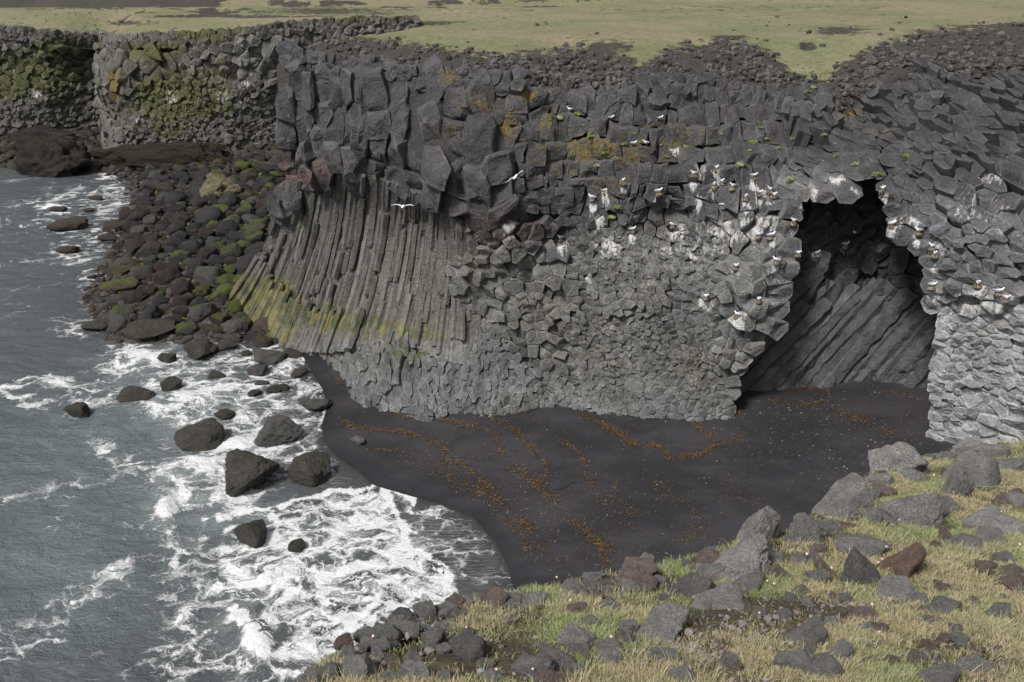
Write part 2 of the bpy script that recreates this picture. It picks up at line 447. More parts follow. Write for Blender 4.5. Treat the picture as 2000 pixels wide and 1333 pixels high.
def voronoi(P, Mx, k=18, R0=1.35):
    n = len(P); polys = []
    ang = np.arange(8) * math.pi / 4
    base = [(R0 * math.cos(a), R0 * math.sin(a)) for a in ang]
    for i in range(n):
        d = P - P[i]; q = d @ Mx[i].T
        r2 = (q * q).sum(1); r2[i] = 1e9
        idx = np.argpartition(r2, min(k, n - 1))[:k]
        idx = idx[np.argsort(r2[idx])]
        poly = base
        for j in idx:
            if r2[j] > 7.5: break
            a, b = q[j]; c = r2[j] * 0.5
            out = []; m = len(poly)
            s_prev = poly[-1][0] * a + poly[-1][1] * b - c; p_prev = poly[-1]
            for p in poly:
                sv = p[0] * a + p[1] * b - c
                if (sv <= 0) != (s_prev <= 0):
                    t = s_prev / (s_prev - sv)
                    out.append((p_prev[0] + t * (p[0] - p_prev[0]), p_prev[1] + t * (p[1] - p_prev[1])))
                if sv <= 0: out.append(p)
                p_prev, s_prev = p, sv
            poly = out
            if len(poly) < 3: break
        if len(poly) < 3: polys.append(None); continue
        polys.append(np.array(poly))          # in local unit space
    return polys

def blocks(wall, P, Mx, h, tilt, chip, depth, axis=None, shrink=1.0, lean=None, rings=(1.0, 0.86, 0.68, 0.46, 0.22), polys=None):
    """every cell of the joint pattern becomes a block of stone pushed out of the wall, its head broken into flat facets"""
    if polys is None: polys = voronoi(P, Mx)
    iM = np.linalg.inv(Mx)
    N = wall.normal(P[:, 0], P[:, 1])
    V = []; F = []; n0 = 0; cell = []; L2 = []; info = []
    nr = len(rings)
    for i, po in enumerate(polys):
        if po is None: continue
        m = len(po); loc = []
        for a in range(m):
            p, q = po[a], po[(a + 1) % m]
            e = np.hypot(*(q - p))
            if e < 0.07: continue
            loc.append(p)
            if e > 0.30: loc.append(p + (q - p) * rng.uniform(0.40, 0.60) + rng.normal(0, 0.02, 2))
        if len(loc) < 4: continue
        L2.append(np.array(loc)); info.append(i)
    allp = [P[i] + (loc * shrink) @ iM[i].T for loc, i in zip(L2, info)]
    cat = np.concatenate(allp); yy = wall(cat[:, 0], cat[:, 1])
    k = 0
    for loc, pts, i in zip(L2, allp, info):
        m = len(loc); y = yy[k:k+m]; k += m
        b3 = np.stack([pts[:, 0], y, pts[:, 1]], -1)
        A = N[i].copy()
        if axis is not None and axis[i] is not None: A = np.array(axis[i], float)
        elif lean is not None: A = A + lean
        A = A / np.linalg.norm(A)
        c3 = b3.mean(0); off = (b3 - c3) @ A
        b3 = b3 - np.outer(off * 0.45, A)
        lc = loc.mean(0)
        sz = math.sqrt(abs(np.linalg.det(iM[i])))
        fr = np.array(rings)[:, None, None]
        L = lc + (loc - lc) * fr                                  # (nr, m, 2)
        t = rng.normal(0, tilt[i], 2)
        hq = L @ t
        nc = rng.integers(1, 4); th = rng.uniform(0, 6.28)
        for c in range(nc):
            th += rng.uniform(0.9, 2.2)
            o = rng.uniform(0.08, 0.48); sl = chip[i] * rng.uniform(0.4, 1.7)
            hq = np.minimum(hq, (L @ t) * 0.3 - sl * (L @ np.array([math.cos(th), math.sin(th)]) - o))
        hq[0] -= rng.uniform(0.02, 0.10)                          # worn edge
        hq = np.clip(hq, -0.42, 0.5) * min(sz, 1.5)
        hq += rng.normal(0, 0.012 * sz, hq.shape)
        P3 = c3 + (b3 - c3) * fr
        top = P3 + A * (h[i] + hq)[..., None]
        cm = lc @ t; ctr = c3 + A * (h[i] + np.clip(np.mean(hq[-1]), -9, 9))
        r0 = b3 - A * depth[i]
        V += [r0, top.reshape(-1, 3), ctr[None]]
        rr = np.arange(m); nx = (rr + 1) % m
        for g in range(nr):
            o = n0 + g * m
            F += [(o + a, o + b, o + m + b, o + m + a) for a, b in zip(rr.tolist(), nx.tolist())]
        o = n0 + nr * m; cc = n0 + (nr + 1) * m
        F += [(o + a, o + b, cc) for a, b in zip(rr.tolist(), nx.tolist())]
        n0 += (nr + 1) * m + 1; cell += [i] * ((nr + 1) * m + 1)
    V = np.concatenate(V)
    V += np.stack([fbm(V[:, 0]*1.7, V[:, 1]*1.7, V[:, 2]*1.7, 3, 40+a) for a in range(3)], -1) * 0.07
    V += np.stack([fbm(V[:, 0]*6.5, V[:, 1]*6.5, V[:, 2]*6.5, 2, 50+a) for a in range(3)], -1) * 0.022
    return V, F, np.array(cell)

def columns(paths, normals, radii, sides=6, seed=0, rough=0.07):
    """long basalt columns: each path becomes a faceted prism with broken ends"""
    r = np.random.default_rng(seed)
    V = []; F = []; n0 = 0; cid = []
    for ci, (P, Nn, rad) in enumerate(zip(paths, normals, radii)):
        k = len(P); T = np.gradient(P, axis=0); T /= np.linalg.norm(T, axis=1, keepdims=True)
        B = np.cross(T, Nn); B /= np.linalg.norm(B, axis=1, keepdims=True); N2 = np.cross(B, T)
        s = int(r.choice([5, 6, 6, 7])); a0 = r.uniform(0, 6.28)
        ang = a0 + (np.arange(s) + r.uniform(-0.22, 0.22, s)) * 2 * math.pi / s
        rr = rad * r.uniform(0.88, 1.15, s)
        seg = 0.0; sh = np.zeros(2)
        for j in range(k):
            if r.random() < 0.12: sh = r.normal(0, 0.10, 2) * rad; seg = r.normal(0, 0.06)
            w = (1 + seg + r.normal(0, rough, s)) * rr
            if j in (0, k - 1): w = w * 0.82
            u = np.cos(ang) * w + sh[0]; v = np.sin(ang) * w + sh[1]
            V.append(P[j] + np.outer(u, B[j]) + np.outer(v, N2[j]) + np.outer(r.normal(0, 0.03, s), T[j]))
        for j in range(k - 1):
            for a in range(s):
                b = (a + 1) % s; o = n0 + j * s
                F.append((o + a, o + a + s, o + b + s, o + b))
        F.append(tuple(n0 + a for a in range(s)))
        F.append(tuple(n0 + (k - 1) * s + a for a in reversed(range(s))))
        n0 += k * s; cid += [ci] * (k * s)
    return np.concatenate(V), F, np.array(cid)

def gauss(px, py, spots):
    g = np.zeros(np.shape(px))
    for x, y, rx, ry, a in spots:
        g = np.maximum(g, a * np.exp(-((px - x) / rx) ** 2 - ((py - y) / ry) ** 2))
    return g

# ---------------- the headland's front face
FRONT = Wall([
 (480,120,55.5),(480,330,56),(470,590,58),
 (530,100,54.8),(525,200,54.2),(545,330,54),(548,420,54.8),(540,520,55.2),(545,655,53),
 (650,110,53),(650,200,52),(650,320,51.0),(650,400,52.3),(650,550,51.6),(650,640,50.6),(640,690,50),
 (720,120,51.5),(720,300,49),(720,390,50.6),(720,560,49.6),(720,650,48),(720,705,45.8),(700,775,43.5),
 (830,130,50.5),(830,250,48),(830,340,46.6),(830,430,48.8),(830,550,48.1),(830,650,46.6),(830,720,44.2),(830,805,41.4),
 (960,145,49.5),(960,250,47),(960,400,45.3),(960,460,45.4),(960,550,45.6),(960,650,44.6),(960,740,43),(960,795,41.6),
 (1080,150,50),(1080,205,49),(1080,300,47.3),(1080,400,46.3),(1080,430,46.4),(1080,550,44.8),(1080,650,43.8),(1080,775,42.4),
 (1280,165,50.5),(1280,200,49.5),(1280,232,47.8),(1280,284,47.2),(1280,300,45.8),(1280,390,44.8),(1280,412,46),(1280,480,44.8),(1280,600,43),(1280,700,42),(1280,805,40.6),
 (1430,170,51),(1430,240,49),(1430,290,47.5),(1430,310,45.8),(1430,400,44),(1430,500,42.8),(1430,600,41.8),(1430,700,41.2),(1430,808,40.4),
 (1560,200,51),(1560,270,48.5),(1560,320,45.5),(1560,380,43.8),(1540,500,42.3),(1500,640,41.5),
 (1640,200,51),(1640,260,48),(1640,330,44.8),(1640,370,43.5),
 (1720,170,50.5),(1720,260,47),(1720,350,43),(1740,450,41.5),
 (1850,130,51),(1850,200,48),(1850,300,44),(1850,400,41.5),(1830,550,39.8),(1830,700,38.8),(1830,860,37.8),
 (2000,120,49),(2000,200,45.5),(2000,300,42),(2000,400,39.5),(2000,550,37.5),(2000,700,36.5),(2000,860,35.4),
 (2250,120,46),(2250,300,38.5),(2250,550,34),(2250,860,30.5)], 0.1)

CAVE = [(1420,812),(1418,778),(1434,728),(1456,678),(1488,620),(1516,565),(1528,495),(1536,435),(1548,388),(1590,366),(1645,352),(1690,330),(1728,344),
        (1744,400),(1752,448),(1788,462),(1818,492),(1838,540),(1828,596),(1846,640),(1838,700),(1832,760),(1834,830),(1824,905),(1470,905)]
COLZONE = [(556,395),(600,358),(650,342),(720,350),(790,372),(850,395),(895,440),(900,520),(905,620),(915,705),(860,700),(790,668),(740,655),(690,668),(600,672),(540,662),(480,600),(466,560),(520,520),(550,470)]

def LOW(px): return np.interp(px, [535,600,650,720,790,850,905,960,1012],[410,375,362,368,392,412,440,452,440])
def face_top(px):
    return np.interp(px, [400,555,640,800,900,1000,1100,1180,1250,1300,1400,1480,1550,1620,1680,1740,1800,1900,2000,2300],
                         [100,98,122,140,150,158,164,170,180,166,170,182,200,204,186,160,138,132,128,120])

def cell_params(x, z):
    p = np.stack([x, FRONT(x, z), z], -1); px, py = proj(p)
    n = len(px)
    sx = np.full(n, 0.75); sz = np.full(n, 0.70); ang = np.zeros(n)
    h = np.full(n, 0.16); ti = np.full(n, 0.30); chip = np.full(n, 0.7)
    def put(m, a, b, hh, t, c, an=None):
        sx[m] = a; sz[m] = b; h[m] = hh; ti[m] = t; chip[m] = c
        if an is not None: ang[m] = an
    big = vnoise(px / 90, py / 90, 0, 5)
    put(py < 1e9, .55, .52, .22, .38, .65)
    put((px < 1010) & (py < 470), 1.25, 3.4, .42, .20, .42)                       # tall blocks
    put((px < 1010) & (py < 345) & (py > 225) & (px > 620), 1.75, 2.5, .75, .26, .62)
    put((px < 960) & (py > 340) & (py < 450), .85, 1.2, .50, .40, .75)             # hanging stubs
    put((px > 870) & (px < 1120) & (py > 400) & (py < 620), .74, .68, .34, .38, .65)
    put((px > 930) & (px < 1180) & (py > 560), .60, .55, .26, .46, .7)
    put((px < 985) & (py > 640), .36, .38, .12, .40, .6)                          # rounded foot
    put((px > 1120) & (px < 1480) & (py > 480), .44, .40, .21, .44, .7)
    put((px > 1150) & (px < 1390) & (py > 620) & (py < 745), .26, .23, .10, .45, .65)
    put((px > 1170) & (px < 1420) & (py > 455) & (py < 560) & (big > -0.2), .31, .28, .13, .45, .7)
    put((px > 1010) & (px < 1570) & (py < 205), 1.6, 1.25, .45, .26, .6)         # dark cap blocks
    put((px > 1010) & (px < 1570) & (py >= 205) & (py < 300), .70, .66, .26, .28, .55)
    put((px > 1010) & (px < 1570) & (py >= 300) & (py < 420), .80, 1.1, .34, .28, .6)
    rim = (px > 1395) & (px < 1600) & (py > 330)
    d = pldist(px, py, CAVE[1:10])
    put(rim & (d < 115), .88, .76, .42, .38, .7, 0.5)
    put(rim & (py > 640) & (d < 115), .50, .46, .20, .42, .7, 0.5)
    put((px >= 1560) & (py < 335), .60, .34, .38, .55, 1.05)
    put((px >= 1560) & (py < 215), .62, .30, .38, .55, 1.05)
    put((px >= 1560) & (py >= 335) & (py < 520), .86, .66, .30, .40, .7, 0.3)
    put((px > 1740) & (py >= 480) & (py < 620), .62, .54, .24, .45, .8)
    put((px > 1740) & (py >= 620), .42, .38, .16, .44, .65, 0.4)
    put((py > 740) & (px < 1480) & (px > 960), .38, .35, .08, .30, .55)
    near = py < face_top(px) + 26
    put(near, .60, .42, .22, .4, .8)
    k = 0.90 * np.exp(np.where(px > 1560, .62, .45) * vnoise(x * .8, z * .8, 0, 9))
    sx *= k; sz *= k
    return px, py, sx, sz, ang, h, ti, chip

def metric(sx, sz, ang):
    c, s = np.cos(ang), np.sin(ang)
    Mx = np.empty((len(sx), 2, 2))
    Mx[:, 0, 0] = c / sx; Mx[:, 0, 1] = s / sx; Mx[:, 1, 0] = -s / sz; Mx[:, 1, 1] = c / sz
    return Mx

def front_keep(x, z):
    px, py = proj(np.stack([x, FRONT(x, z), z], -1))
    ok = (px > 520 + 0*px) & (px < 2230) & (py > face_top(px) - 4) & (py < 960)
    ok &= ~inpoly(px, py, CAVE) & ~inpoly(px, py, COLZONE) & ~((px < 1010) & (py < LOW(px) - 8) & (py > face_top(px) + 18)) & ~((px >= 1000) & (px < 1555) & (py < 408) & (py > face_top(px) + 18))
    ok &= px > np.interp(py, [90, 130, 180, 240, 330, 420, 560], [556, 540, 522, 530, 545, 548, 545])
    return ok

def front_metric(x, z):
    q = cell_params(x, z); return metric(q[2], q[3], q[4])

P, Mx = scatter((-19, 32, -0.9, 20.5), front_metric, 130000, front_keep)
px, py, sx, sz, ang, h, ti, chip = cell_params(P[:, 0], P[:, 1])
N_CELLS = len(P); print('front cells', N_CELLS)
hh = h * (rng.random(len(P)) ** 1.2) * 1.8
step = fbm(P[:, 0] * .42, P[:, 1] * .42, 0, 3, 19) * 3.2
hh += h * 1.1 * np.clip(np.floor(step) + sstep(.7, 1, step - np.floor(step)), -1.2, 1.6)
hh += np.where((px > 1560) & (py < 345), .9 * fbm(P[:, 0] * .75, P[:, 1] * 1.1, 0, 4, 29), 0)
dep = np.full(len(P), 1.3); axis = [None] * len(P)
dc = pldist(px, py, CAVE[:-1])
for i in range(len(P)):
    if dc[i] < 75 and py[i] < 830:
        a = dc[i] < 42
        dep[i] = 3.2 if a else 2.2
        if px[i] > 1715: axis[i] = (-0.62, -1, 0.05)
        elif py[i] < 420: axis[i] = (-0.25, -1, -0.10)
        else: axis[i] = (0.05, -1, 0.22)
        hh[i] += 0.12
    elif px[i] < 1000 and 140 < py[i] < 450: axis[i] = (rng.normal(-0.12, 0.12), -1, rng.normal(0.06, 0.08))
V, F, cid = blocks(FRONT, P, Mx, hh, ti, chip, dep, axis, shrink=1.0)

def bricks(kind, xr, zr, seed):
    """joint pattern of squared blocks: stacked in upright pillars ('col') or in courses ('row')"""
    r = np.random.default_rng(seed); C = []; S = []; PL = []; HH = []
    a0, a1 = (xr if kind == 'col' else zr); b0, b1 = (zr if kind == 'col' else xr)
    a = a0; lines = [a0]
    while a < a1: a += r.uniform(.6, 1.45) if kind == 'col' else r.uniform(.55, .95); lines.append(a)
    for k in range(len(lines) - 1):
        b = b0 - r.uniform(0, 1.2); off = r.normal(0, .24)
        while b < b1:
            L = r.uniform(.9, 2.7) if kind == 'col' else r.uniform(.5, 1.15)
            if r.random() < .2: L *= .5
            def ln(i, t): return lines[i] + .16 * float(vnoise(i * 5.3, t * .45, 0, seed)) * (2 if kind == 'col' else 2.4) + (0.10 if kind == 'row' else .05) * math.sin(t * .35)
            q = [(ln(k, b), b), (ln(k + 1, b), b), (ln(k + 1, b + L), b + L), (ln(k, b + L), b + L)]
            q = [(u + r.normal(0, .12 if kind == 'col' else .06), v + r.normal(0, .26 if kind == 'col' else .07)) for u, v in q]
            e = []
            for i in range(4):
                p_, n_ = np.array(q[i]), np.array(q[(i + 1) % 4]); e.append(p_)
                if r.random() < .5: e.append(p_ + (n_ - p_) * r.uniform(.2, .8) + r.normal(0, .06, 2))
            e = np.array(e)
            if kind == 'row': e = e[:, ::-1][::-1]
            c = e.mean(0); sz = np.array([1.1, 2.0]) if kind == 'col' else np.array([.85, .75])
            C.append(c); S.append(sz); PL.append((e - c) / sz); HH.append(off + (r.uniform(-.15, .30) if r.random() < .72 else r.uniform(.3, .95)) if kind == 'col' else r.uniform(0, .30)); b += L
    return np.array(C), np.array(S), PL, np.array(HH)
BV = [V]; BF = list(F); BC = [cid]; nv = len(V); nc_ = N_CELLS
for kind, xr, zr, seed in (('col', (-16.5, 1.2), (8.0, 19.5), 5), ('row', (-.6, 16.5), (9.5, 18.6), 6)):
    C, S, PL, HH = bricks(kind, xr, zr, seed)
    px, py = proj(np.stack([C[:, 0], FRONT(C[:, 0], C[:, 1]), C[:, 1]], -1))
    rr = np.random.default_rng(seed + 1)
    if kind == 'col': ok = (px < 1012) & (py < LOW(px) + rr.normal(0, 14, len(px))) & (px > np.interp(py, [90, 130, 180, 240, 330, 420], [572, 560, 540, 548, 562, 566]))
    else: ok = (px >= 1000) & (px < 1560) & (py < 412) & ~inpoly(px, py, CAVE)
    ok &= py > face_top(px) + 12
    PLa = voronoi(C, np.tile(np.diag([1 / .95, 1 / 1.7]), (len(C), 1, 1))) if kind == 'col' else PL
    ix = np.array([i for i in np.where(ok)[0] if PLa[i] is not None]); n = len(ix); PL = PLa; C = C[ix]; S = S[ix]; PL = [PL[i] for i in ix]; HH = HH[ix]; px = px[ix]; py = py[ix]
    Mb = np.zeros((n, 2, 2)); Mb[:, 0, 0] = 1 / S[:, 0]; Mb[:, 1, 1] = 1 / S[:, 1]
    if kind == 'col': HH = HH + .55 * np.exp(-((py - LOW(px) + 55) / 60) ** 2) * rr.random(n); ax = [(rr.normal(-.08, .18), -1, rr.normal(.02, .12)) for _ in range(n)]; ti, ch = .38, 1.0
    else:
        big = py < 208; HH = HH + .25 * big; ax = [(rr.normal(0, .06), -1, rr.normal(.10, .08)) for _ in range(n)]; ti, ch = .24, .55
    if kind == 'col': Mb[:, 0, 0] = 1 / .95; Mb[:, 1, 1] = 1 / 1.7
    v, f, c = blocks(FRONT, C, Mb, HH, np.full(n, ti), np.full(n, ch), np.full(n, 1.5), ax, shrink=1.08 if kind == 'col' else 1.04, polys=PL, rings=(1.0, .9, .74, .52, .26))
    if kind == 'col':
        v = v + np.stack([fbm(v[:, 0] * .55, v[:, 1] * .55, v[:, 2] * .45, 3, 140 + a) for a in range(3)], -1) * np.array([.5, .6, .5])
        v = v + np.stack([fbm(v[:, 0] * 1.6, v[:, 1] * 1.6, v[:, 2] * 1.6, 3, 150 + a) for a in range(3)], -1) * .10
    else: v = v + np.stack([fbm(v[:, 0] * .7, v[:, 1] * .7, v[:, 2] * .7, 3, 160 + a) for a in range(3)], -1) * .42
    BV.append(v); BF += [tuple(i + nv for i in g) for g in f]; BC.append(c + nc_); nv += len(v); nc_ += n
V = np.concatenate(BV); F = BF; cid = np.concatenate(BC); N_CELLS = nc_

CT = {}
def tint_front(V, cid, ncell, seed):
    r = np.random.default_rng(seed)
    px, py = proj(V)
    jit = r.normal(0, 0.105, ncell)[cid]; warm = r.normal(0, 0.012, ncell)[cid] + .03 * fbm(V[:, 0] * .5, V[:, 2] * .5, 0, 3, 17)
    base = np.ones((len(V), 3)) * np.array([0.066, 0.065, 0.069])
    def blend(m, c):
        nonlocal base; m = np.clip(m, 0, 1)[:, None]; base = base * (1 - m) + np.array(c) * m
    # iron-red band under the tall blocks
    blend(gauss(px, py, [(585,335,55,28,.9),(640,345,40,25,.6),(1010,455,70,22,.6),(930,440,40,25,.5),(1880,95,110,40,.5)]) * (0.6 + 0.6 * vnoise(px/25, py/25, 0, 3)), (0.125, 0.078, 0.066))
    blend(0.9 * sstep(440, 520, py) * (px < 1500), (0.134, 0.133, 0.128))
    blend(0.75 * sstep(660, 760, py) * (px < 1500), (0.155, 0.160, 0.163))
    blend(sstep(1740, 1810, px) * sstep(330, 470, py) * 0.7, (0.150, 0.152, 0.158))
    blend(sstep(1770, 1810, px) * sstep(540, 640, py) * 0.85, (0.285, 0.288, 0.295))
    blend(np.clip(gauss(px, py, [(1500,560,70,150,.8),(1450,700,60,80,.5),(1570,360,60,40,.5)]), 0, 1), (0.185, 0.186, 0.188))
    fine = fbm(V[:, 0] * 1.1, V[:, 1] * 1.1, V[:, 2] * 1.1, 4, 18); base = base * np.exp(.28 * fine)[:, None]
    vn = fbm(V[:, 0] * .35, V[:, 2] * .35, 0, 4, 15); blend(np.clip(vn * 2.2, 0, .7) * sstep(420, 480, py) * (px < 1500), (0.120, 0.117, 0.103)); blend(np.clip(-vn * 2.2, 0, .6) * sstep(420, 480, py) * (px < 1500), (0.090, 0.092, 0.097))
    blend(np.clip(gauss(px, py, [(1330,500,170,70,.7),(1200,560,120,60,.3)]) * (0.6 + .8 * vnoise(px / 9, py / 9, 0, 33)), 0, 1), (0.20, 0.20, 0.19))
    blend(sstep(205, 160, py) * sstep(1000, 1050, px) * 0.6, (0.060, 0.058, 0.061))
    base = base * np.exp(jit)[:, None] * np.stack([1 + warm, np.ones_like(warm), 1 - warm], -1)
    lich = gauss(px, py, [(880,265,40,45,.62),(985,245,35,45,.66),(1030,185,25,18,.75),(875,150,30,25,.55),(940,205,60,40,.42),
        (1070,235,60,30,.60),(1150,290,130,45,.58),(1240,300,110,40,.50),(1330,260,130,45,.36),(1090,320,90,60,.36),(1180,365,60,30,.40),
        (1660,222,40,25,.55),(1720,250,50,30,.42),(530,175,14,22,.75),(1450,240,100,60,.25),(690,110,90,25,.22),(1100,170,120,30,.30)])
    cl = r.random(ncell)[cid]
    lich = lich * np.where(cl < 0.7, 1.12, 0.65)
    moss = gauss(px, py, [(800,690,120,45,.55),(760,690,80,60,.45),(860,740,90,50,.34),(1160,560,90,60,.22),(1250,510,120,50,.30),(1310,280,120,22,.55),(1110,290,140,50,.45),(1480,270,100,25,.42),(1240,255,120,30,.42),(1570,380,60,50,.22),(560,360,30,60,.25),(1660,300,120,25,.25)])
    gu = gauss(px, py, [(1190,480,45,40,.62),(1165,438,22,22,.75),(1150,545,14,20,.6),(1320,455,30,30,.6),(1450,450,130,40,.58),(1360,490,140,45,.48),(1500,440,60,45,.55),
        (1475,603,28,24,.80),(1440,635,20,22,.85),(1520,540,30,35,.55),(1378,585,22,25,.80),(990,450,30,22,.60),(1640,352,36,18,.62),(1592,378,18,30,.55),(1680,365,24,24,.58),
        (1540,420,60,60,.42),(1740,440,22,30,.6),(1780,430,26,20,.6),(1830,500,30,40,.55),(1825,575,25,25,.7),(1910,590,60,35,.52),(1960,600,40,30,.50),(1850,630,25,30,.50),(1370,330,18,35,.6),(1470,305,18,20,.5),
        (1320,295,16,14,.6),(1890,400,90,70,.30),(1940,430,60,60,.34),(1470,370,120,50,.30),(1100,480,20,30,.55),(1940,350,40,20,.5),(560,232,18,30,.4),(545,350,12,60,.35)] +
        [(x, y + 20, 10, 24, .74) for x, y in NESTS if x < 1550 or x > 1700])
    gu = gu * np.where(r.random(ncell)[cid] < 0.75, 1.1, 0.55)
    gu += 0.12 * sstep(1780, 1900, px) * sstep(340, 420, py)
    return base, lich, moss, gu
NESTS = [(1218,350),(1182,369),(1157,382),(1286,371),(1355,336),(1400,324),(1472,340),(1393,358),(1408,351),(1434,362),(1364,378),(1457,382),(1482,373),(1502,368),(1512,378),(1414,397),
 (1233,444),(1316,436),(1484,457),(1507,458),(1548,429),(1436,516),(1514,505),(1378,575),(1480,582),(1441,611),(1557,491),(1594,491),(1094,461),(1650,474),(1740,435),(1790,449),(1820,478),(1825,494),(1821,554),(1910,551),(1953,567),(1965,579),(1724,366)]
base, lich, moss, gu = tint_front(V, cid, N_CELLS, 3)
CLIFF = empty('sea_cliff', (5.0, 45.0, 0.0))
tag(CLIFF, 'tall dark basalt sea cliff with columns and a cave above the black beach', kind='structure')
def child(name, me, mat, root):
    o = bpy.data.objects.new(name, me); COL.objects.link(o); me.materials.append(mat)
    o.parent = root; o.matrix_parent_inverse = Matrix.Translation(-root.location); return o
me = mesh_np('blocky_face', V, F, False, dict(lichen=lich, moss=moss, guano=gu), dict(tint=base))
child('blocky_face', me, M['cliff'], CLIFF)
SOLID = [(V, F)]

# dark rock filling the joints behind the blocks, with the cave mouth left open
gx = np.arange(-20, 34, 0.3); gz = np.arange(-1.5, 20.2, 0.3)
X, Z = np.meshgrid(gx, gz, indexing='ij'); Y = FRONT(X, Z)
nb = FRONT.normal(X.ravel(), Z.ravel()).reshape(*X.shape, 3)
pxb, pyb = proj(np.stack([X, Y, Z], -1))
Vb = np.stack([X, Y, Z], -1) - nb * np.where((pxb < 1560) & (pyb < 430), 0.42, 0.75)[..., None]
px, py = proj(Vb)
Fb = grid_faces(*X.shape)
cpx, cpy = px.ravel()[Fb].mean(1), py.ravel()[Fb].mean(1)
CAVE_IN = CAVE
keep = ~inpoly(cpx, cpy, CAVE_IN) & (cpy > face_top(cpx) - 3) & (cpx > np.interp(cpy, [90, 130, 180, 240, 330, 420, 560, 600], [600, 592, 580, 585, 590, 582, 545, 480]))
me = mesh_np('joint_rock', Vb.reshape(-1, 3), Fb[keep][:, ::-1].copy(), True, dict(lichen=np.zeros(X.size), moss=np.zeros(X.size), guano=np.zeros(X.size)),
             dict(tint=np.tile([0.05, 0.049, 0.05], (X.size, 1))))
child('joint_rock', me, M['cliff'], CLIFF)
SOLID.append((Vb.reshape(-1, 3), [tuple(f) for f in Fb[keep]]))

# the hidden flank of the headland, running back from the left corner
class Flank:
    def __init__(s): pass
    def __call__(s, x, z): return 0.5 * fbm(np.asarray(x) * .3, np.asarray(z) * .3, 0, 3, 23) - 0.03 * (np.asarray(z) - 17)
    normal = Wall.normal
FL = Flank(); fd = np.array([7.5, 13.0]); fd /= np.linalg.norm(fd)
def fl_metric(x, z): s_ = np.full(len(x), 1.15); return metric(s_, s_ * 1.2, s_ * 0)
Pf, Mf = scatter((-0.5, 59, -1, 14.6), fl_metric, 12000)
n = len(Pf); Vf, Ff, cf = blocks(FL, Pf, Mf, .5 * rng.random(n), np.full(n, .3), np.full(n, .7), np.full(n, 1.2), rings=(1.0, 0.7, 0.35))
# flank coordinates: u runs from the far end towards the camera so that the face looks left
u = 61.5 - Vf[:, 0]
Wf = np.stack([-14.2 + fd[0] * u + fd[1] * Vf[:, 1], 54.6 + fd[1] * u - fd[0] * Vf[:, 1], Vf[:, 2]], -1)
pf = np.random.default_rng(2).normal(0, .2, n)[cf]
b = np.ones((len(Wf), 3)) * np.array([.09, .088, .088]) * np.exp(pf)[:, None]; z0 = np.zeros(len(Wf))
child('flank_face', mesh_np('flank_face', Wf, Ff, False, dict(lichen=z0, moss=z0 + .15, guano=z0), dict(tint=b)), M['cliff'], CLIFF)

# the fan of columns
TOPS = polyline([(550,390),(565,372),(600,345),(650,332),(720,340),(790,362),(850,385),(900,430),(925,470)], 88)
BOTS = polyline([(462,570),(492,612),(540,660),(600,676),(680,678),(740,664),(800,676),(860,704),(940,722)], 88)
paths = []; nor = []; rad = []
r = np.random.default_rng(21)
def col_path(a, b, off, k, t0=0.0, t1=1.0):
    t = np.linspace(t0, t1, k); qx = a[0] + (b[0] - a[0]) * t ** 1.75; qy = a[1] + (b[1] - a[1]) * t
    p = FRONT.hit(qx, qy); nn = FRONT.normal(p[:, 0], p[:, 2], 1.2)
    nn = nn.mean(0, keepdims=True) * 0.5 + nn * 0.5; nn /= np.linalg.norm(nn, axis=1, keepdims=True)
    return p + nn * off, nn
for i in range(88):
    L = np.linalg.norm(FRONT.hit(*TOPS[i]) - FRONT.hit(*BOTS[i])); k = max(8, int(L / 0.30))
    wtop = 0.36; 
    p, nn = col_path(TOPS[i], BOTS[i] + r.normal(0, 3, 2), r.normal(0.0, 0.10), k, 0.0, 1.0 if i < 68 else r.uniform(.55, 1.0))
    # breaks: a column may lose its front for a stretch
    cuts = [0] + sorted(r.choice(np.arange(4, k - 4), size=min(2, max(0, k - 9)), replace=False).tolist()) + [k]
    for a, b in zip(cuts[:-1], cuts[1:]):
        if b - a < 3: continue
        o = r.normal(0, 0.09)
        paths.append(p[a:b] + nn[a:b] * o); nor.append(nn[a:b]); rad.append(r.uniform(0.175, 0.245))
    # a slimmer one behind in the joint
    if i < 87:
        p, nn = col_path((TOPS[i] + TOPS[i+1]) / 2, (BOTS[i] + BOTS[i+1]) / 2, -0.14, k, 0, 1.0)
        paths.append(p); nor.append(nn); rad.append(r.uniform(0.175, 0.245))
# short broken stumps in front of the foot on the left
for i in np.linspace(0, 45, 50):
    a = np.array([np.interp(i, range(88), TOPS[:, k]) for k in (0, 1)]); b = np.array([np.interp(i, range(88), BOTS[:, k]) for k in (0, 1)])
    t0 = np.interp(i, [0, 11, 26, 45], [0.55, 0.72, 0.76, 0.82]) + r.normal(0, 0.03)
    p, nn = col_path(a, b + np.array([0, 6]), 0.42 + r.normal(0, 0.10), 9, t0, 1.02)
    paths.append(p); nor.append(nn); rad.append(r.uniform(0.18, 0.25))
V, F, cid = columns(paths, nor, rad, seed=5)
px, py = proj(V)
rc = np.random.default_rng(8); nc = len(paths)
jit = rc.normal(0, 0.12, nc)[cid]
b = np.ones((len(V), 3)) * np.array([0.104, 0.099, 0.092])
m = sstep(520, 360, py)[:, None]; b = b * (1 - m) + np.array([0.074, 0.072, 0.071]) * m
m = (sstep(620, 700, py) * 0.6)[:, None]; b = b * (1 - m) + np.array([0.16, 0.165, 0.165]) * m
b *= np.exp(jit)[:, None]
line = np.interp(px, [460,520,560,620,700,760,830,930], [560,560,585,610,630,640,650,690])
mo = 0.60 * np.exp(-((py - line - 10) / 52) ** 2) * sstep(960, 840, px)
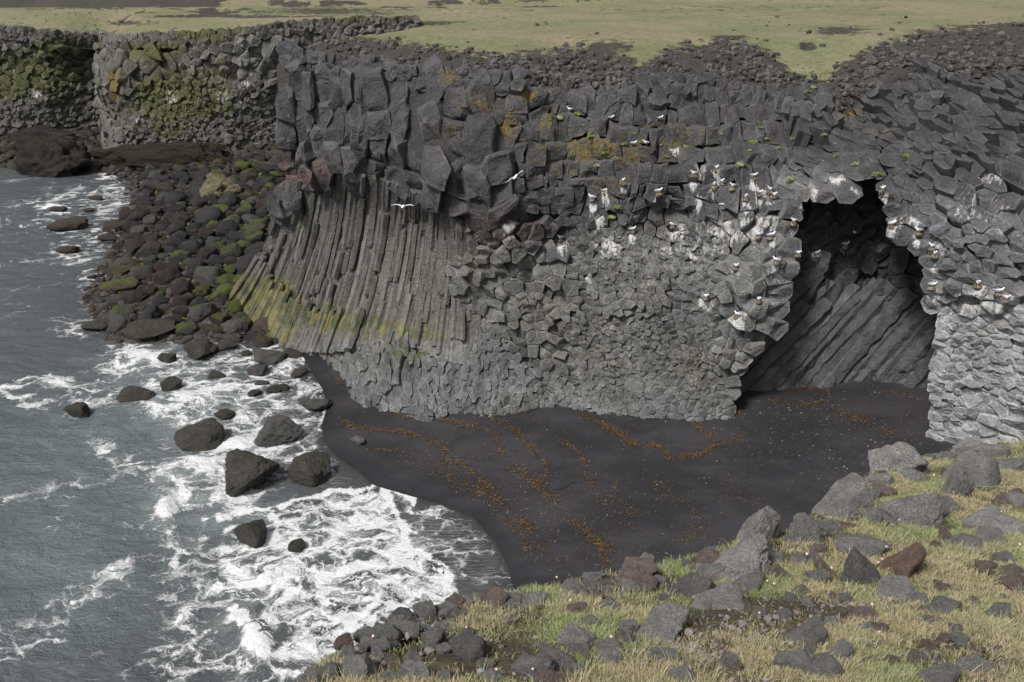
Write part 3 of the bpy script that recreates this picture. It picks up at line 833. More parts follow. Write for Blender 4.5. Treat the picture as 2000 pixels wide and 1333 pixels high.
mo = np.maximum(mo, 0.62 * sstep(620, 560, px) * sstep(490, 560, py))
mo *= sstep(690, 655, py) * 0.6 + 0.4
me = mesh_np('column_fan', V, F, False, dict(moss=mo), dict(tint=b))
child('column_fan', me, M['columns'], CLIFF)
SOLID.append((V, F))

# ---------------- inside the cave
BACK = Wall([(1380,820,43.5),(1440,800,43.2),(1520,757,43.6),(1620,752,44.2),(1720,757,44.0),(1810,768,43.2),(1900,790,42.5),(1400,650,44.5),(1480,640,44.4),
 (1560,640,44.8),(1650,620,45.6),(1750,620,45.2),(1820,640,44.0),(1920,650,42.8),(1500,500,45.5),(1560,480,45.8),(1650,480,46.8),(1740,490,46.6),(1830,540,44.6),(1920,500,43.6),
 (1540,380,46.2),(1620,370,46.4),(1700,350,46.6),(1780,400,46.0),(1880,400,45.0)], 0.1)
def back_keep(x, z):
    px, py = proj(np.stack([x, BACK(x, z), z], -1))
    return (px > 1390) & (px < 1900) & (py > 330) & (py < 860) & ((py < 590) | (px < 1400))
def back_metric(x, z):
    return metric(np.full(len(x), .62), np.full(len(x), .95), np.full(len(x), -0.62))
P, Mx = scatter((8, 27, -0.5, 17), back_metric, 9000, back_keep)
n = len(P); hh = 0.75 * rng.random(n)
V, F, cid = blocks(BACK, P, Mx, hh, np.full(n, .42), np.full(n, .8), np.full(n, 1.3), None, lean=np.array([0, 0, -0.2]))
px, py = proj(V); j = np.random.default_rng(4).normal(0, 0.10, n)[cid]
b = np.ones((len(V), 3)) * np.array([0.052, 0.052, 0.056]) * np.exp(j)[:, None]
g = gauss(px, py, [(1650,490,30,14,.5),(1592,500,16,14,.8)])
parts = Soup()
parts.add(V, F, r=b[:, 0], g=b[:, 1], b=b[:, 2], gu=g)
paths = []; nor = []; rad = []
r = np.random.default_rng(77)
for k, qx in enumerate(np.arange(1330, 1960, 25)):
    for layer in (0, 1):
        x0 = qx + layer * 13 + r.normal(0, 5); L = r.uniform(215, 300) if layer == 0 else r.uniform(150, 290)
        t = np.linspace(-0.12, 1, 24)
        gxp = x0 + 0.70 * L * t * (1 + 0.12 * t); gyp = 775 - 0.80 * L * t
        p = BACK.hit(gxp, gyp); nn = BACK.normal(p[:, 0], p[:, 2], 1.5)
        o = (r.normal(0.30, 0.16) if layer == 0 else r.normal(0.0, 0.1))
        paths.append(p + nn * o); nor.append(nn); rad.append(r.uniform(0.42, 0.60))
V, F, cid = columns(paths, nor, rad, seed=9, rough=0.10)
j = np.random.default_rng(14).normal(0, 0.12, len(paths))[cid]
px, py = proj(V)
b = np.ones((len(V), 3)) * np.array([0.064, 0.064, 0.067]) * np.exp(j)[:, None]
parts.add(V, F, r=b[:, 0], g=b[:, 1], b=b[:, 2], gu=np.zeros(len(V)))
gx = np.arange(6, 30, 0.4); gz = np.arange(-1, 18, 0.4)
X, Z = np.meshgrid(gx, gz, indexing='ij'); Yb = BACK(X, Z) + 0.45
Vk = np.stack([X, Yb, Z], -1); Fk = grid_faces(*X.shape)[:, ::-1]
pxk, pyk = proj(Vk); cx = pxk.ravel()[Fk].mean(1); cy = pyk.ravel()[Fk].mean(1)
Fk = Fk[(cx > 1380) & (cx < 1930) & (cy > 310)]
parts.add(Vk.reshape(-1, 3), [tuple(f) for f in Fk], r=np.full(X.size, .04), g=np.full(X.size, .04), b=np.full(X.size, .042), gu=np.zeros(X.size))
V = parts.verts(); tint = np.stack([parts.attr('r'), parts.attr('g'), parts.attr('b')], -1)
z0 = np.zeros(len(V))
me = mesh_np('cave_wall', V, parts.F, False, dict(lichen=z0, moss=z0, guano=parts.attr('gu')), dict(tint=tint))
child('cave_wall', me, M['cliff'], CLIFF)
SOLID.append((V, parts.F))
# ------------------------------------------------------------------ beach and sea
SHORE_PX = [(1060,1420),(1020,1250),(1003,1150),(993,1110),(968,1060),(925,1012),(862,986),(805,970),(730,948),(700,922),(655,890),(632,862),(628,832),(640,792),(630,760),(602,716),(590,692),
            (560,672),(500,668),(420,655),(330,655),(250,655),(200,590),(200,560),(235,500),(240,440),(285,395),(250,350),(200,330),(60,325),(-300,318)]
sp = at_z(np.array([p[0] for p in SHORE_PX]), np.array([p[1] for p in SHORE_PX]), 0.0)[:, :2]
SHORE = [tuple(p) for p in sp]
WATER = SHORE + [(-400, 120), (-400, -60), (10, -60), (SHORE[0][0], 0)]
def sdf(x, y):
    d = pldist(x, y, SHORE)
    return np.where(inpoly(x, y, WATER), -d, d)
def beach_z(x, y):
    d = sdf(x, y)
    z = np.where(d > 0, 1.05 * (1 - np.exp(-np.maximum(d, 0) / 8.0)) + 0.028 * np.clip(d, 0, 30), np.maximum(0.11 * d, -2.5))
    return z + 0.05 * fbm(np.asarray(x) * 0.35, np.asarray(y) * 0.35, 0, 3, 11) * np.clip(d, 0, 2)

def axis_steps(a, b, step, ext0=(), ext1=()):
    return np.concatenate([np.array(ext0, float), np.arange(a, b, step), np.array(ext1, float)])
gx = axis_steps(-16, 32, 0.2, (-62, -55, -48, -42, -38, -34, -31, -28, -25, -22, -20, -18, -17), (34, 40)); gy = axis_steps(22, 58, 0.2, (-2, 5, 12, 17, 20), (60, 62, 65, 68, 71, 75, 79, 84, 90, 97, 105, 114))
X, Y = np.meshgrid(gx, gy, indexing='ij'); D = sdf(X, Y); Z = beach_z(X, Y)
wet = np.where(D > 0, np.exp(-np.maximum(D, 0) / 0.9), 1.0)
me = mesh_np('beach', np.stack([X, Y, Z], -1).reshape(-1, 3), grid_faces(*X.shape), True, dict(wet=wet.ravel()))
tag(link('beach', me, M['sand']), 'black sand beach in the cove below the cliff', kind='structure')

SEA_ROCKS = [  # px, py, w, h, kind, label
 (476,920,126,108,'big','largest sea boulder, olive brown and rounded, standing in the surf of the cove'),
 (606,918,92,70,'big','ridged wet boulder at the edge of the dark sand, with a pale left face'),
 (543,838,98,76,'big','rounded dark boulder with a crest, between the flat grey boulder and the largest sea boulder'),
 (378,852,102,72,'ang','long wedge shaped boulder slanting in white water, left of the largest sea boulder'),
 (437,809,44,30,'rnd','small dark boulder touching the upper right end of the slanting wedge boulder'),
 (611,790,66,32,'flat','flat smooth grey boulder half on the wet sand at the swash edge'),
 (262,770,76,34,'ang','jagged low black rock poking out of white water, left of the cove boulders'),
 (330,752,42,34,'ang','dark angular rock with a pointed top at the right end of the breaking white water'),
 (148,802,44,36,'ang','outermost black rock awash in the sea, with foam round its left side'),
 (388,686,64,46,'ang','pitched dark boulder with a peaked top in the foam below the boulder field'),
 (325,699,38,32,'ang','squat dark block in front of the large seaweed covered boulder'),
 (437,673,50,28,'rnd','low dark boulder in foam right of the pitched boulder'),
 (524,694,66,42,'ang','broad grey slab boulder in the shallows in front of the columns'),
 (503,722,42,30,'ang','square grey block in the foam below the broad slab boulder'),
 (421,736,42,17,'flat','low flat rock barely above the foam in the middle of the shallows'),
 (495,768,30,20,'rnd','small round rock in lacy foam above the crested boulder'),
 (533,760,28,22,'rnd','left one of a touching pair of small rocks near the swash edge'),
 (552,757,24,18,'rnd','right one of a touching pair of small rocks near the swash edge'),
 (457,640,50,40,'rnd','smooth olive grey boulder at the water edge of the boulder field'),
 (514,636,60,50,'big','reddish brown angular boulder leaning at the foot of the columns'),
 (511,666,36,30,'rnd','upright brown boulder in the water right below the reddish brown one'),
 (540,664,30,16,'rnd','low wet stone at the corner where the columns meet the water'),
 (285,640,106,66,'big','large blackish boulder hung with seaweed at the lower left corner of the boulder field'),
 (186,638,60,26,'flat','low seaweed covered rock awash left of the boulder field'),
 (484,1043,72,64,'ang','dark tilted boulder parting the surf nearest to the camera'),
 (578,1068,40,30,'rnd','small submerged looking rock with foam wrapped round it, right of the tilted boulder'),
 (611,686,24,14,'rnd','small pale grey stone on the sand at the inner corner of the beach'),
 (699,863,28,20,'ang','angular light grey stone lying alone on the black sand'),
 (585,728,46,24,'flat','flat rock at the swash edge below the columns'),
 (570,690,40,20,'flat','low brown rock at the foot of the broken column stumps'),
 (478,690,26,16,'rnd','small dark stone in foam left of the broad slab boulder'),
 (510,748,26,14,'flat','tiny flat stone awash below the square grey block'),
 (133,440,84,26,'flat','low brown reef rock awash far left, the wide one'),
 (134,488,56,20,'flat','dark reef rock awash below the wide brown one'),
 (217,440,54,30,'rnd','brown seaweed covered rock at the left rim of the boulder field'),
 (207,466,46,18,'flat','low rock at the left rim of the boulder field, below the seaweed covered one'),
 (108,408,34,16,'flat','small black rock in breaking foam at the far left'),
 (185,388,34,10,'flat','thin dark rock awash above the wide brown reef rock'),
 (170,411,28,9,'flat','thin dark rock awash just above the wide brown reef rock'),
 (178,540,22,14,'rnd','small round rock alone in the sea left of the boulder field'),
 (200,524,28,12,'flat','small low rock in the sea left of the boulder field'),
 (232,600,26,12,'flat','small rock alone in the sea above the seaweed covered rock'),
 (235,528,60,36,'big','pointed boulder with green top at the left edge of the boulder field'),
 (232,560,96,30,'flat','long low boulder with green top at the left edge of the boulder field'),
]
FOAM_G = [(300,705,80,16,.85),(380,770,100,45,.72),(340,800,70,35,.72),(255,690,45,11,.75),(245,722,60,22,.62),(440,868,60,26,.95),(400,918,55,34,.85),(345,960,30,45,.78),(322,1000,20,22,1.05),
 (470,985,90,22,.55),(560,885,60,22,.55),(150,758,80,18,.5),(60,782,60,14,.42),(175,792,60,26,.5),(520,690,70,34,.50),(560,730,50,40,.55),(450,760,80,50,.55),(600,760,30,40,.5),
 (500,1250,34,46,1.15),(520,1215,30,30,.95),(465,1208,36,28,.8),(430,1140,40,40,.66),(455,1090,22,50,.6),(770,1085,70,50,.80),(690,1130,90,60,.62),(640,1010,110,40,.48),
 (205,400,80,28,.42),(220,370,35,14,.62),(60,352,40,7,.5),(240,470,60,60,.36),(100,404,30,10,.8),(150,760,30,14,.5),(420,640,60,20,.4),(250,680,60,14,.5),(30,600,60,40,.18),
 (215,345,26,9,.8),(165,372,45,12,.42),(130,450,60,16,.42),(150,500,60,16,.40),(190,560,40,30,.40),(160,640,70,22,.42),(215,600,60,30,.36),(400,470,1,1,0)]
FOAM_P = [([(420,1080),(540,1000),(640,965),(725,945),(775,985),(800,1040),(850,1085),(900,1150),(860,1180),(760,1215),(650,1280),(560,1340),(480,1340),(560,1230),(520,1180),(440,1160)], 18, .58),
 ([(760,955),(860,988),(930,1018),(985,1085),(1003,1150),(900,1150),(850,1085),(800,1040)], 12, .30),
 ([(280,1020),(420,1080),(440,1160),(520,1180),(540,1250),(480,1340),(250,1340),(330,1200),(300,1100)], 40, .40),
 ([(330,690),(600,690),(640,790),(620,900),(500,990),(300,1020),(300,900),(420,860),(300,800)], 40, .42)]
FOAM_L = [([(0,1252),(100,1200),(200,1130),(300,1080),(330,1040)], 30, .40), ([(200,880),(330,940)], 40, .34), ([(0,985),(120,950),(220,930)], 22, .26), ([(80,1050),(140,970)], 16, .26),
 ([(20,412),(60,395),(150,378)], 5, .6), ([(0,440),(70,430),(110,420)], 5, .42), ([(0,520),(80,500),(160,510)], 8, .30),
 ([(555,992),(600,972),(650,960),(690,950),(728,945),(762,955),(812,978)], 6, 1.05), ([(742,952),(768,1000),(785,1050),(838,1090),(872,1135)], 10, 1.0),
 ([(430,1012),(470,996),(505,992),(540,1010),(536,1040),(512,1068)], 9, .95), ([(556,1030),(592,1038),(606,1060),(600,1080),(570,1092)], 6, .9), ([(600,716),(632,760),(640,792),(628,832)], 6, .55),
 ([(400,1000),(410,1040),(380,1090)], 8, .5), ([(0,1290),(60,1270),(120,1240)], 14, .4), ([(60,790),(20,780),(10,765),(60,745),(140,742)], 8, .6)]
def foam_density(px, py, x, y, d):
    px = px + 26 * fbm(x * .7, y * .7, 0, 4, 35); py = py + 20 * fbm(x * .7 + 9, y * .7, 0, 4, 36)
    f = gauss(px, py, FOAM_G)
    for poly, w, a in FOAM_P:
        q = pldist(px, py, poly + poly[:1]); q = np.where(inpoly(px, py, poly), q, -q)
        f = np.maximum(f, a * sstep(-w, w, q))
    for pl, w, a in FOAM_L:
        f = np.maximum(f, a * np.exp(-(pldist(px, py, pl) / w) ** 2))
    for bx, by, w, h, k, _ in SEA_ROCKS:
        if k == 'sand': continue
        e = np.hypot((px - bx) / (w * .5 + 9), (py - by - h * .22) / (h * .42 + 7))
        f = np.maximum(f, 0.62 * np.exp(-((e - 0.95) / 0.25) ** 2) * (0.6 + 0.5 * vnoise(x * .8, y * .8, 0, 4)))
    f = np.maximum(f * 1.06, 0.06 + 0.16 * fbm(x * 0.12, y * 0.12, 0, 3, 31))
    return f

gx = axis_steps(-47, -14, 0.17, (-500, -300, -200, -150, -120, -100, -85, -75, -68, -62, -57, -53, -50, -48.5)); gx = np.concatenate([gx, np.arange(-14, 6, 0.11), [7, 9]])
gy = np.concatenate([[-100, -30, 0, 8, 12, 15, 17], np.arange(18, 52, 0.12), np.arange(52, 80, 0.22), np.arange(80, 118, 0.6), [122, 130]])
X, Y = np.meshgrid(gx, gy, indexing='ij'); D = -sdf(X, Y)
off = sstep(0.0, 9.0, D)
sw = (0.16 * fbm(X * 0.22 + 0.1 * Y, Y * 0.30, 0, 3, 51) + 0.10 * fbm(X * 0.8, Y * 1.1, 0, 4, 52))
Z = off * sw * 1.3
px, py = proj(np.stack([X, Y, Z], -1))
foam = foam_density(px, py, X, Y, D)
# the little breakers stand up
br = gauss(px, py, [(498,1245,40,50,1.0),(465,1205,40,26,.6),(323,995,24,30,.75),(395,905,60,35,.6),(330,790,80,35,.6),(290,702,80,16,.7),(430,865,60,20,.5),(100,402,34,9,.7),(220,370,35,12,.5)])
Z += br * (0.30 + 0.22 * fbm(X * 1.6, Y * 1.6, 0, 4, 53)) + 0.05 * np.clip(foam - .4, 0, 1) * fbm(X * 3, Y * 3, 0, 3, 54) * off
Z += 0.012 * sstep(0.0, 0.5, D)
shal = gauss(px, py, [(150,900,170,110,.75),(100,1080,190,160,.85),(350,1010,90,110,.55),(60,800,120,60,.30),(230,1000,120,90,.6)])
milk = gauss(px, py, [(420,840,120,90,.9),(330,770,120,70,.85),(360,960,70,80,.8),(450,1010,110,60,.7),(480,1180,110,90,.6),(300,700,100,30,.8),(560,1050,120,60,.5)])
thin = np.exp(-np.maximum(D, 0) / 3.2) * sstep(-60, -20, X)
thin = np.maximum(thin, gauss(px, py, [(520,1180,160,150,.75),(700,1200,160,120,.9),(420,1300,160,60,.6),(560,720,80,60,.6),(900,1080,120,120,1.0)]))
film_poly = [(770,965),(860,988),(930,1018),(985,1085),(1003,1150),(900,1150),(850,1085),(800,1040)]
fq = pldist(px, py, film_poly + film_poly[:1]); fq = np.where(inpoly(px, py, film_poly), fq, -fq); film = sstep(-14, 30, fq)
film = np.maximum(film, gauss(px, py, [(660,905,60,30,.5),(600,850,30,30,.4),(690,940,70,16,.8)]))
film *= sstep(0.05, 1.3, D) * .85 + .15 * sstep(0, .2, D)
me = mesh_np('sea', np.stack([X, Y, Z], -1).reshape(-1, 3), grid_faces(*X.shape), True, dict(film=film.ravel(), foam=foam.ravel(), shallow=shal.ravel(), milk=milk.ravel(), thin=thin.ravel()))
tag(link('sea', me, M['sea']), 'grey green sea with white surf washing into the cove', kind='structure')

# ------------------------------------------------------------------ turf on the headland
U = np.concatenate([np.linspace(520, 2230, 300)])
Et = FRONT.hit(U, face_top(U) + 10)
ex, ey, ez = Et[:, 0], Et[:, 1], Et[:, 2]
o = np.argsort(ex); ex, ey, ez = ex[o], ey[o], ez[o]
def xl(y): return np.interp(y, [40, 55, 57, 67, 84, 120, 300], [-13.2, -13.2, -12.6, -7.3, 4.6, 30, 160])
xs = np.concatenate([np.arange(-26, -15, 0.35), np.arange(-15, 32, 0.22), np.arange(32, 60, 2), [70, 90, 120, 160]])
tt = np.concatenate([[0.05, 0.1, 0.2, 0.3, 0.4, 0.5], np.arange(0.6, 14, 0.16), np.arange(14, 50, 0.5), np.arange(50, 130, 4), [150, 200, 300]])
X, T = np.meshgrid(xs, tt, indexing='ij')
E_y = np.interp(X, ex, ey); E_z = np.interp(X, ex, ez)
Y = E_y + T
def grass_line(px): return np.interp(px, [500,555,640,700,800,900,1000,1100,1150,1200,1255,1300,1400,1500,1530,1560,1620,1640,1700,1800,1900,2000,2300],
                                     [80,82,78,76,88,102,112,100,92,100,134,100,82,96,130,152,160,130,96,68,52,40,20])
plat = 18.15 + 0.55 * fbm(X * 0.07, Y * 0.07, 0, 3, 61) + 0.22 * fbm(X * 0.35, Y * 0.5, 0, 4, 62)
Z = E_z + 0.25 - 1.7 * sstep(0.55, 0.1, T) + (plat - E_z - 0.25) * (0.55 * sstep(-0.3, 3.0, T) + 0.45 * sstep(0, 9, T))
Z = np.minimum(Z, np.maximum(plat, E_z - 0.15 + 0 * T)) if False else Z
px, py = proj(np.stack([X, Y, Z], -1))
bare = np.clip((py - grass_line(px)) / 44 + 0.46, -.6, 1.15)
bare = np.maximum(bare, gauss(px, py, [(1578,88,16,7,1.1),(1420,75,40,7,.8),(1640,60,60,8,.7),(1880,40,90,16,.8),(1980,60,60,30,.9),(1190,92,50,14,.7)]))
bare = np.where(T > 22, 0.10 + 0.25 * fbm(X * .1, Y * .25, 0, 3, 63), bare)
Z += (0.16 * fbm(X * 1.3, Y * 1.3, 0, 4, 64) + 0.10 * fbm(X * 4, Y * 4, 0, 3, 65)) * np.clip(bare, 0, 1) * sstep(0, 1.0, T)
Z += 0.03 * fbm(X * 2.5, Y * 2.5, 0, 3, 66)
Z -= 0.5 * gauss(px, py, [(1578,90,14,5,1.0)])
left = np.maximum(xl(Y) - X, 0); Z -= 0.9 * left
HEAD_V = np.stack([X, Y, Z], -1).reshape(-1, 3); HEAD_F = grid_faces(*X.shape)
HEAD_F = HEAD_F[(left.ravel()[HEAD_F].max(1) < 1.0)].copy()
me = mesh_np('headland_turf', HEAD_V, HEAD_F, True, dict(bare=bare.ravel()))
tag(link('headland_turf', me, M['turf']), 'grassy top of the headland above the cliff, bare and stony along its rim', kind='structure')
HEAD = BVHTree.FromPolygons([tuple(v) for v in HEAD_V], [tuple(int(i) for i in f) for f in HEAD_F])

# ------------------------------------------------------------------ the far cliffs
FARB = Wall([(190,80,109),(192,200,108),(192,320,107),(215,80,104.5),(211,180,101.5),(208,310,99.5),(300,75,104),(300,180,102.5),(300,310,100.5),(420,70,104),(420,180,102.5),(420,310,101.0),
 (520,58,105),(520,200,104),(480,310,102.5),(560,52,106),(600,310,105.5),(700,46,108),(700,200,107.5),(820,45,110.5),(820,200,110)], 0.2)
FARL = Wall([(-260,60,108),(-260,265,105),(0,60,113),(0,180,111),(0,262,109),(100,66,114),(100,180,112.5),(100,258,111),(200,72,117),(200,160,119),(200,250,115),(280,72,118),(280,250,117)], 0.2)
FAR = empty('far_cliff', (-40, 104, 0)); tag(FAR, 'mossy far sea cliff of the neighbouring bay, with yellow lichen and a dark cleft', kind='structure')
def far_wall(W, name, bounds, pxr, top, bot, seed):
    global FAR
    def keep(x, z):
        px, py = proj(np.stack([x, W(x, z), z], -1))
        return (px > pxr[0]) & (px < pxr[1]) & (py > top(px)) & (py < bot)
    def met(x, z):
        p = np.stack([x, W(x, z), z], -1); px, py = proj(p)
        k = np.exp(0.8 * vnoise(x * .25, z * .25, 0, seed))
        s = np.where(py < 165, 1.2, 0.62) * k; s = np.where(py < top(px) + 14, .42, s)
        return metric(s, s * 1.05, np.zeros(len(x)))
    P, Mx = scatter(bounds, met, 30000, keep)
    n = len(P); px, py = proj(np.stack([P[:, 0], W(P[:, 0], P[:, 1]), P[:, 1]], -1))
    hh = np.where(py < 190, .6, .35) * rng.random(n) ** 1.2 + 1.5 * fbm(P[:, 0] * .22, P[:, 1] * .22, 0, 4, seed + 9)
    hh = np.where(py < top(px) + 14, .15 * rng.random(n), hh)
    V, F, cid = blocks(W, P, Mx, hh, np.full(n, .36), np.full(n, .7), np.full(n, 1.4), rings=(1.0, 0.75, 0.4), shrink=1.06)
    px, py = proj(V); rr = np.random.default_rng(seed); j = rr.normal(0, .10, n)[cid]; q = rr.random(n)[cid]
    b = np.ones((len(V), 3)) * np.array([0.098, 0.094, 0.086]) * np.exp(j)[:, None]
    if W is FARB:
        mo = gauss(px, py, [(330,190,130,90,.74),(420,200,80,60,.62),(300,100,110,40,.66),(330,260,60,20,.62),(250,190,40,60,.45),(420,75,140,16,.6)])
        li = gauss(px, py, [(225,165,22,50,.85),(330,95,60,22,.55),(430,140,40,50,.62),(250,100,30,30,.5),(380,200,80,60,.42)])
        gu = gauss(px, py, [(335,190,20,25,.55),(435,190,14,18,.7),(480,165,30,12,.6),(270,235,12,12,.6),(465,190,12,18,.55),(440,85,60,30,.22)])
        m = gauss(px, py, [(480,100,60,45,.9)])[:, None]; b = b * (1 - m) + np.array([.16, .157, .15]) * m
    else:
        mo = gauss(px, py, [(60,150,170,80,.72),(120,95,100,40,.70)]); li = 0.1 * mo
        gu = gauss(px, py, [(70,185,22,14,.6),(25,135,12,14,.5),(90,195,10,10,.5)])
    me = mesh_np(name, V, F, False, dict(moss=np.maximum(mo, .60 * sstep(22, 2, py - top(px)) * (.6 + .6 * vnoise(V[:, 0] * .25, V[:, 2] * .5, 0, 44))) * np.where(q < .7, 1.05, .92), lichen=li * np.where(q < .6, .95, .65), guano=gu), dict(tint=b))
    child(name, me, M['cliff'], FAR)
    gx = np.arange(bounds[0], bounds[1], 0.8); gz = np.arange(bounds[2], bounds[3], 0.8)
    X, Z = np.meshgrid(gx, gz, indexing='ij'); Vb = np.stack([X, W(X, Z) + 1.0, Z], -1); Fb = grid_faces(*X.shape)[:, ::-1]
    px, py = proj(Vb); cx = px.ravel()[Fb].mean(1); cy = py.ravel()[Fb].mean(1)
    Fb = Fb[(cx > pxr[0]) & (cx < pxr[1]) & (cy > top(cx) + 1)].copy()
    z0 = np.zeros(X.size)
    me = mesh_np('joint_rock', Vb.reshape(-1, 3), Fb, True, dict(moss=z0 + .3, lichen=z0, guano=z0), dict(tint=np.tile([.04, .04, .04], (X.size, 1))))
    child('joint_rock', me, M['cliff'], FAR)
    return V, F
ftB = lambda q: np.interp(q, [190,215,260,330,420,480,560,700,820], [78,76,72,70,66,60,48,40,40])
ftL = lambda q: np.interp(q, [-260,0,60,130,180,240], [52,56,62,70,74,74])
VB = far_wall(FARB, 'near_buttress', (-62, -8, -0.8, 17), (196, 815), ftB, 320, 71)
VL = far_wall(FARL, 'far_face', (-92, -46, -0.8, 16), (-260, 262), ftL, 275, 72)
SOLID.append(VB)

ub = np.linspace(200, 815, 120); eb = FARB.hit(ub, ftB(ub) + 3); ul = np.linspace(-260, 235, 90); el = FARL.hit(ul, ftL(ul) + 2)
xb0 = eb[0, 0]
xs = np.concatenate([[-400, -300, -220, -170, -140], np.arange(-120, 0, 0.6), np.arange(0, 60, 4), [80, 120, 200]])
tt = np.concatenate([np.arange(0.2, 12, 0.3), np.arange(12, 60, 0.9), np.arange(60, 130, 4), [150, 200, 300, 500]])
X, T = np.meshgrid(xs, tt, indexing='ij')
ob = np.argsort(eb[:, 0]); ol = np.argsort(el[:, 0])
isb = X >= xb0
Ey = np.where(isb, np.interp(X, eb[ob, 0], eb[ob, 1]), np.interp(X, el[ol, 0], el[ol, 1]))
Ez = np.where(isb, np.interp(X, eb[ob, 0], eb[ob, 2]), np.interp(X, el[ol, 0], el[ol, 2]))
Y = Ey + T
base = np.interp(Y, [95, 125, 160, 230, 500], [14.2, 15.0, 16.6, 18.5, 20])
Z = Ez - 0.1 - 1.5 * sstep(.8, 0, T) + (base - Ez) * sstep(0, 10, T) + 0.45 * fbm(X * .05, Y * .09, 0, 4, 81) * sstep(0, 6, T)
st = fbm(X * .035, Y * .10, 0, 4, 82) * 3.0; Z += 0.55 * (np.floor(st) + sstep(0.8, 1.0, st - np.floor(st))) * sstep(8, 14, T)
fr = st - np.floor(st)
bare = 0.95 * np.exp(-((fr - .92) / .09) ** 2) * sstep(6, 12, T) + 0.75 * sstep(3.5, 0.5, T) * (0.5 + 0.5 * vnoise(X * .3, Y * .3, 0, 83)) + .12
px, py = proj(np.stack([X, Y, Z], -1))
bare = np.maximum(bare, gauss(px, py, [(640,22,140,9,.62),(250,45,60,6,.62),(180,16,160,4,.5)]))
me = mesh_np('far_turf', np.stack([X, Y, Z], -1).reshape(-1, 3), grid_faces(*X.shape), True, dict(bare=bare.ravel()))
tag(link('far_turf', me, M['turf']), 'worn grassland behind the far cliff, with low dark erosion steps', kind='structure')

# a stony hill closes the view at the far left
gx = np.arange(-260, 40, 1.5); gy = np.arange(122, 330, 2.0)
X, Y = np.meshgrid(gx, gy, indexing='ij')
hgt = 13.6 + (Y - 122) * 0.34 * sstep(-22, -52, X) * (0.8 + 0.3 * fbm(X * .02, Y * .02, 0, 4, 91)) + 0.9 * fbm(X * .2, Y * .2, 0, 5, 92) - 6.0 * sstep(-45, -15, X)
me = mesh_np('hill', np.stack([X, Y, hgt], -1).reshape(-1, 3), grid_faces(*X.shape), True, dict(bare=np.full(X.size, .9)))
tag(link('hill', me, M['turf']), 'grey stony hillside at the far left edge of the view', kind='structure')
# ------------------------------------------------------------------ boulders
def rock_mesh(name, seed, sub=4, cuts=7, lo=.58, hi=.9, n1=.16, n2=.05, scale=(1, 1, 1), smooth=True, n3=.0):
    r = np.random.default_rng(seed)
    bm = bmesh.new(); bmesh.ops.create_icosphere(bm, subdivisions=sub, radius=1.0)
    me = bpy.data.meshes.new(name); bm.to_mesh(me); bm.free()
    v = np.empty(len(me.vertices) * 3, np.float32); me.vertices.foreach_get('co', v); v = v.reshape(-1, 3).astype(float)
    s = seed * 3.7
    v *= 1 + n1 * fbm(v[:, 0] * 1.1 + s, v[:, 1] * 1.1, v[:, 2] * 1.1, 2, seed)[:, None]
    for _ in range(cuts):
        d = r.normal(0, 1, 3); d /= np.linalg.norm(d); c = r.uniform(lo, hi)
        over = np.maximum(v @ d - c, 0); v -= np.outer(over * r.uniform(.85, 1.0), d)
    nn = v / np.linalg.norm(v, axis=1, keepdims=True)
    v += nn * (n2 * fbm(v[:, 0] * 3 + s, v[:, 1] * 3, v[:, 2] * 3, 4, seed + 5))[:, None]
    if sub >= 4: v += nn * (n2 * 0.35 * fbm(v[:, 0] * 9 + s, v[:, 1] * 9, v[:, 2] * 9, 3, seed + 6))[:, None]
    if n3: v += nn * (n3 * (0.5 - np.abs(fbm(v[:, 0] * 2.6 + s, v[:, 1] * 2.6, v[:, 2] * 2.6, 5, seed + 8, .6))))[:, None]
    if sub >= 5: v += nn * (.055 * (1 - 2.2 * np.abs(fbm(v[:, 0] * 5.5 + s, v[:, 1] * 5.5, v[:, 2] * 5.5, 4, seed + 9, .55))))[:, None]
    v /= np.abs(v).max(0); v *= np.array(scale)
    me.vertices.foreach_set('co', v.astype(np.float32).ravel())
    me.polygons.foreach_set('use_smooth', np.full(len(me.polygons), smooth, bool)); me.update()
    return me

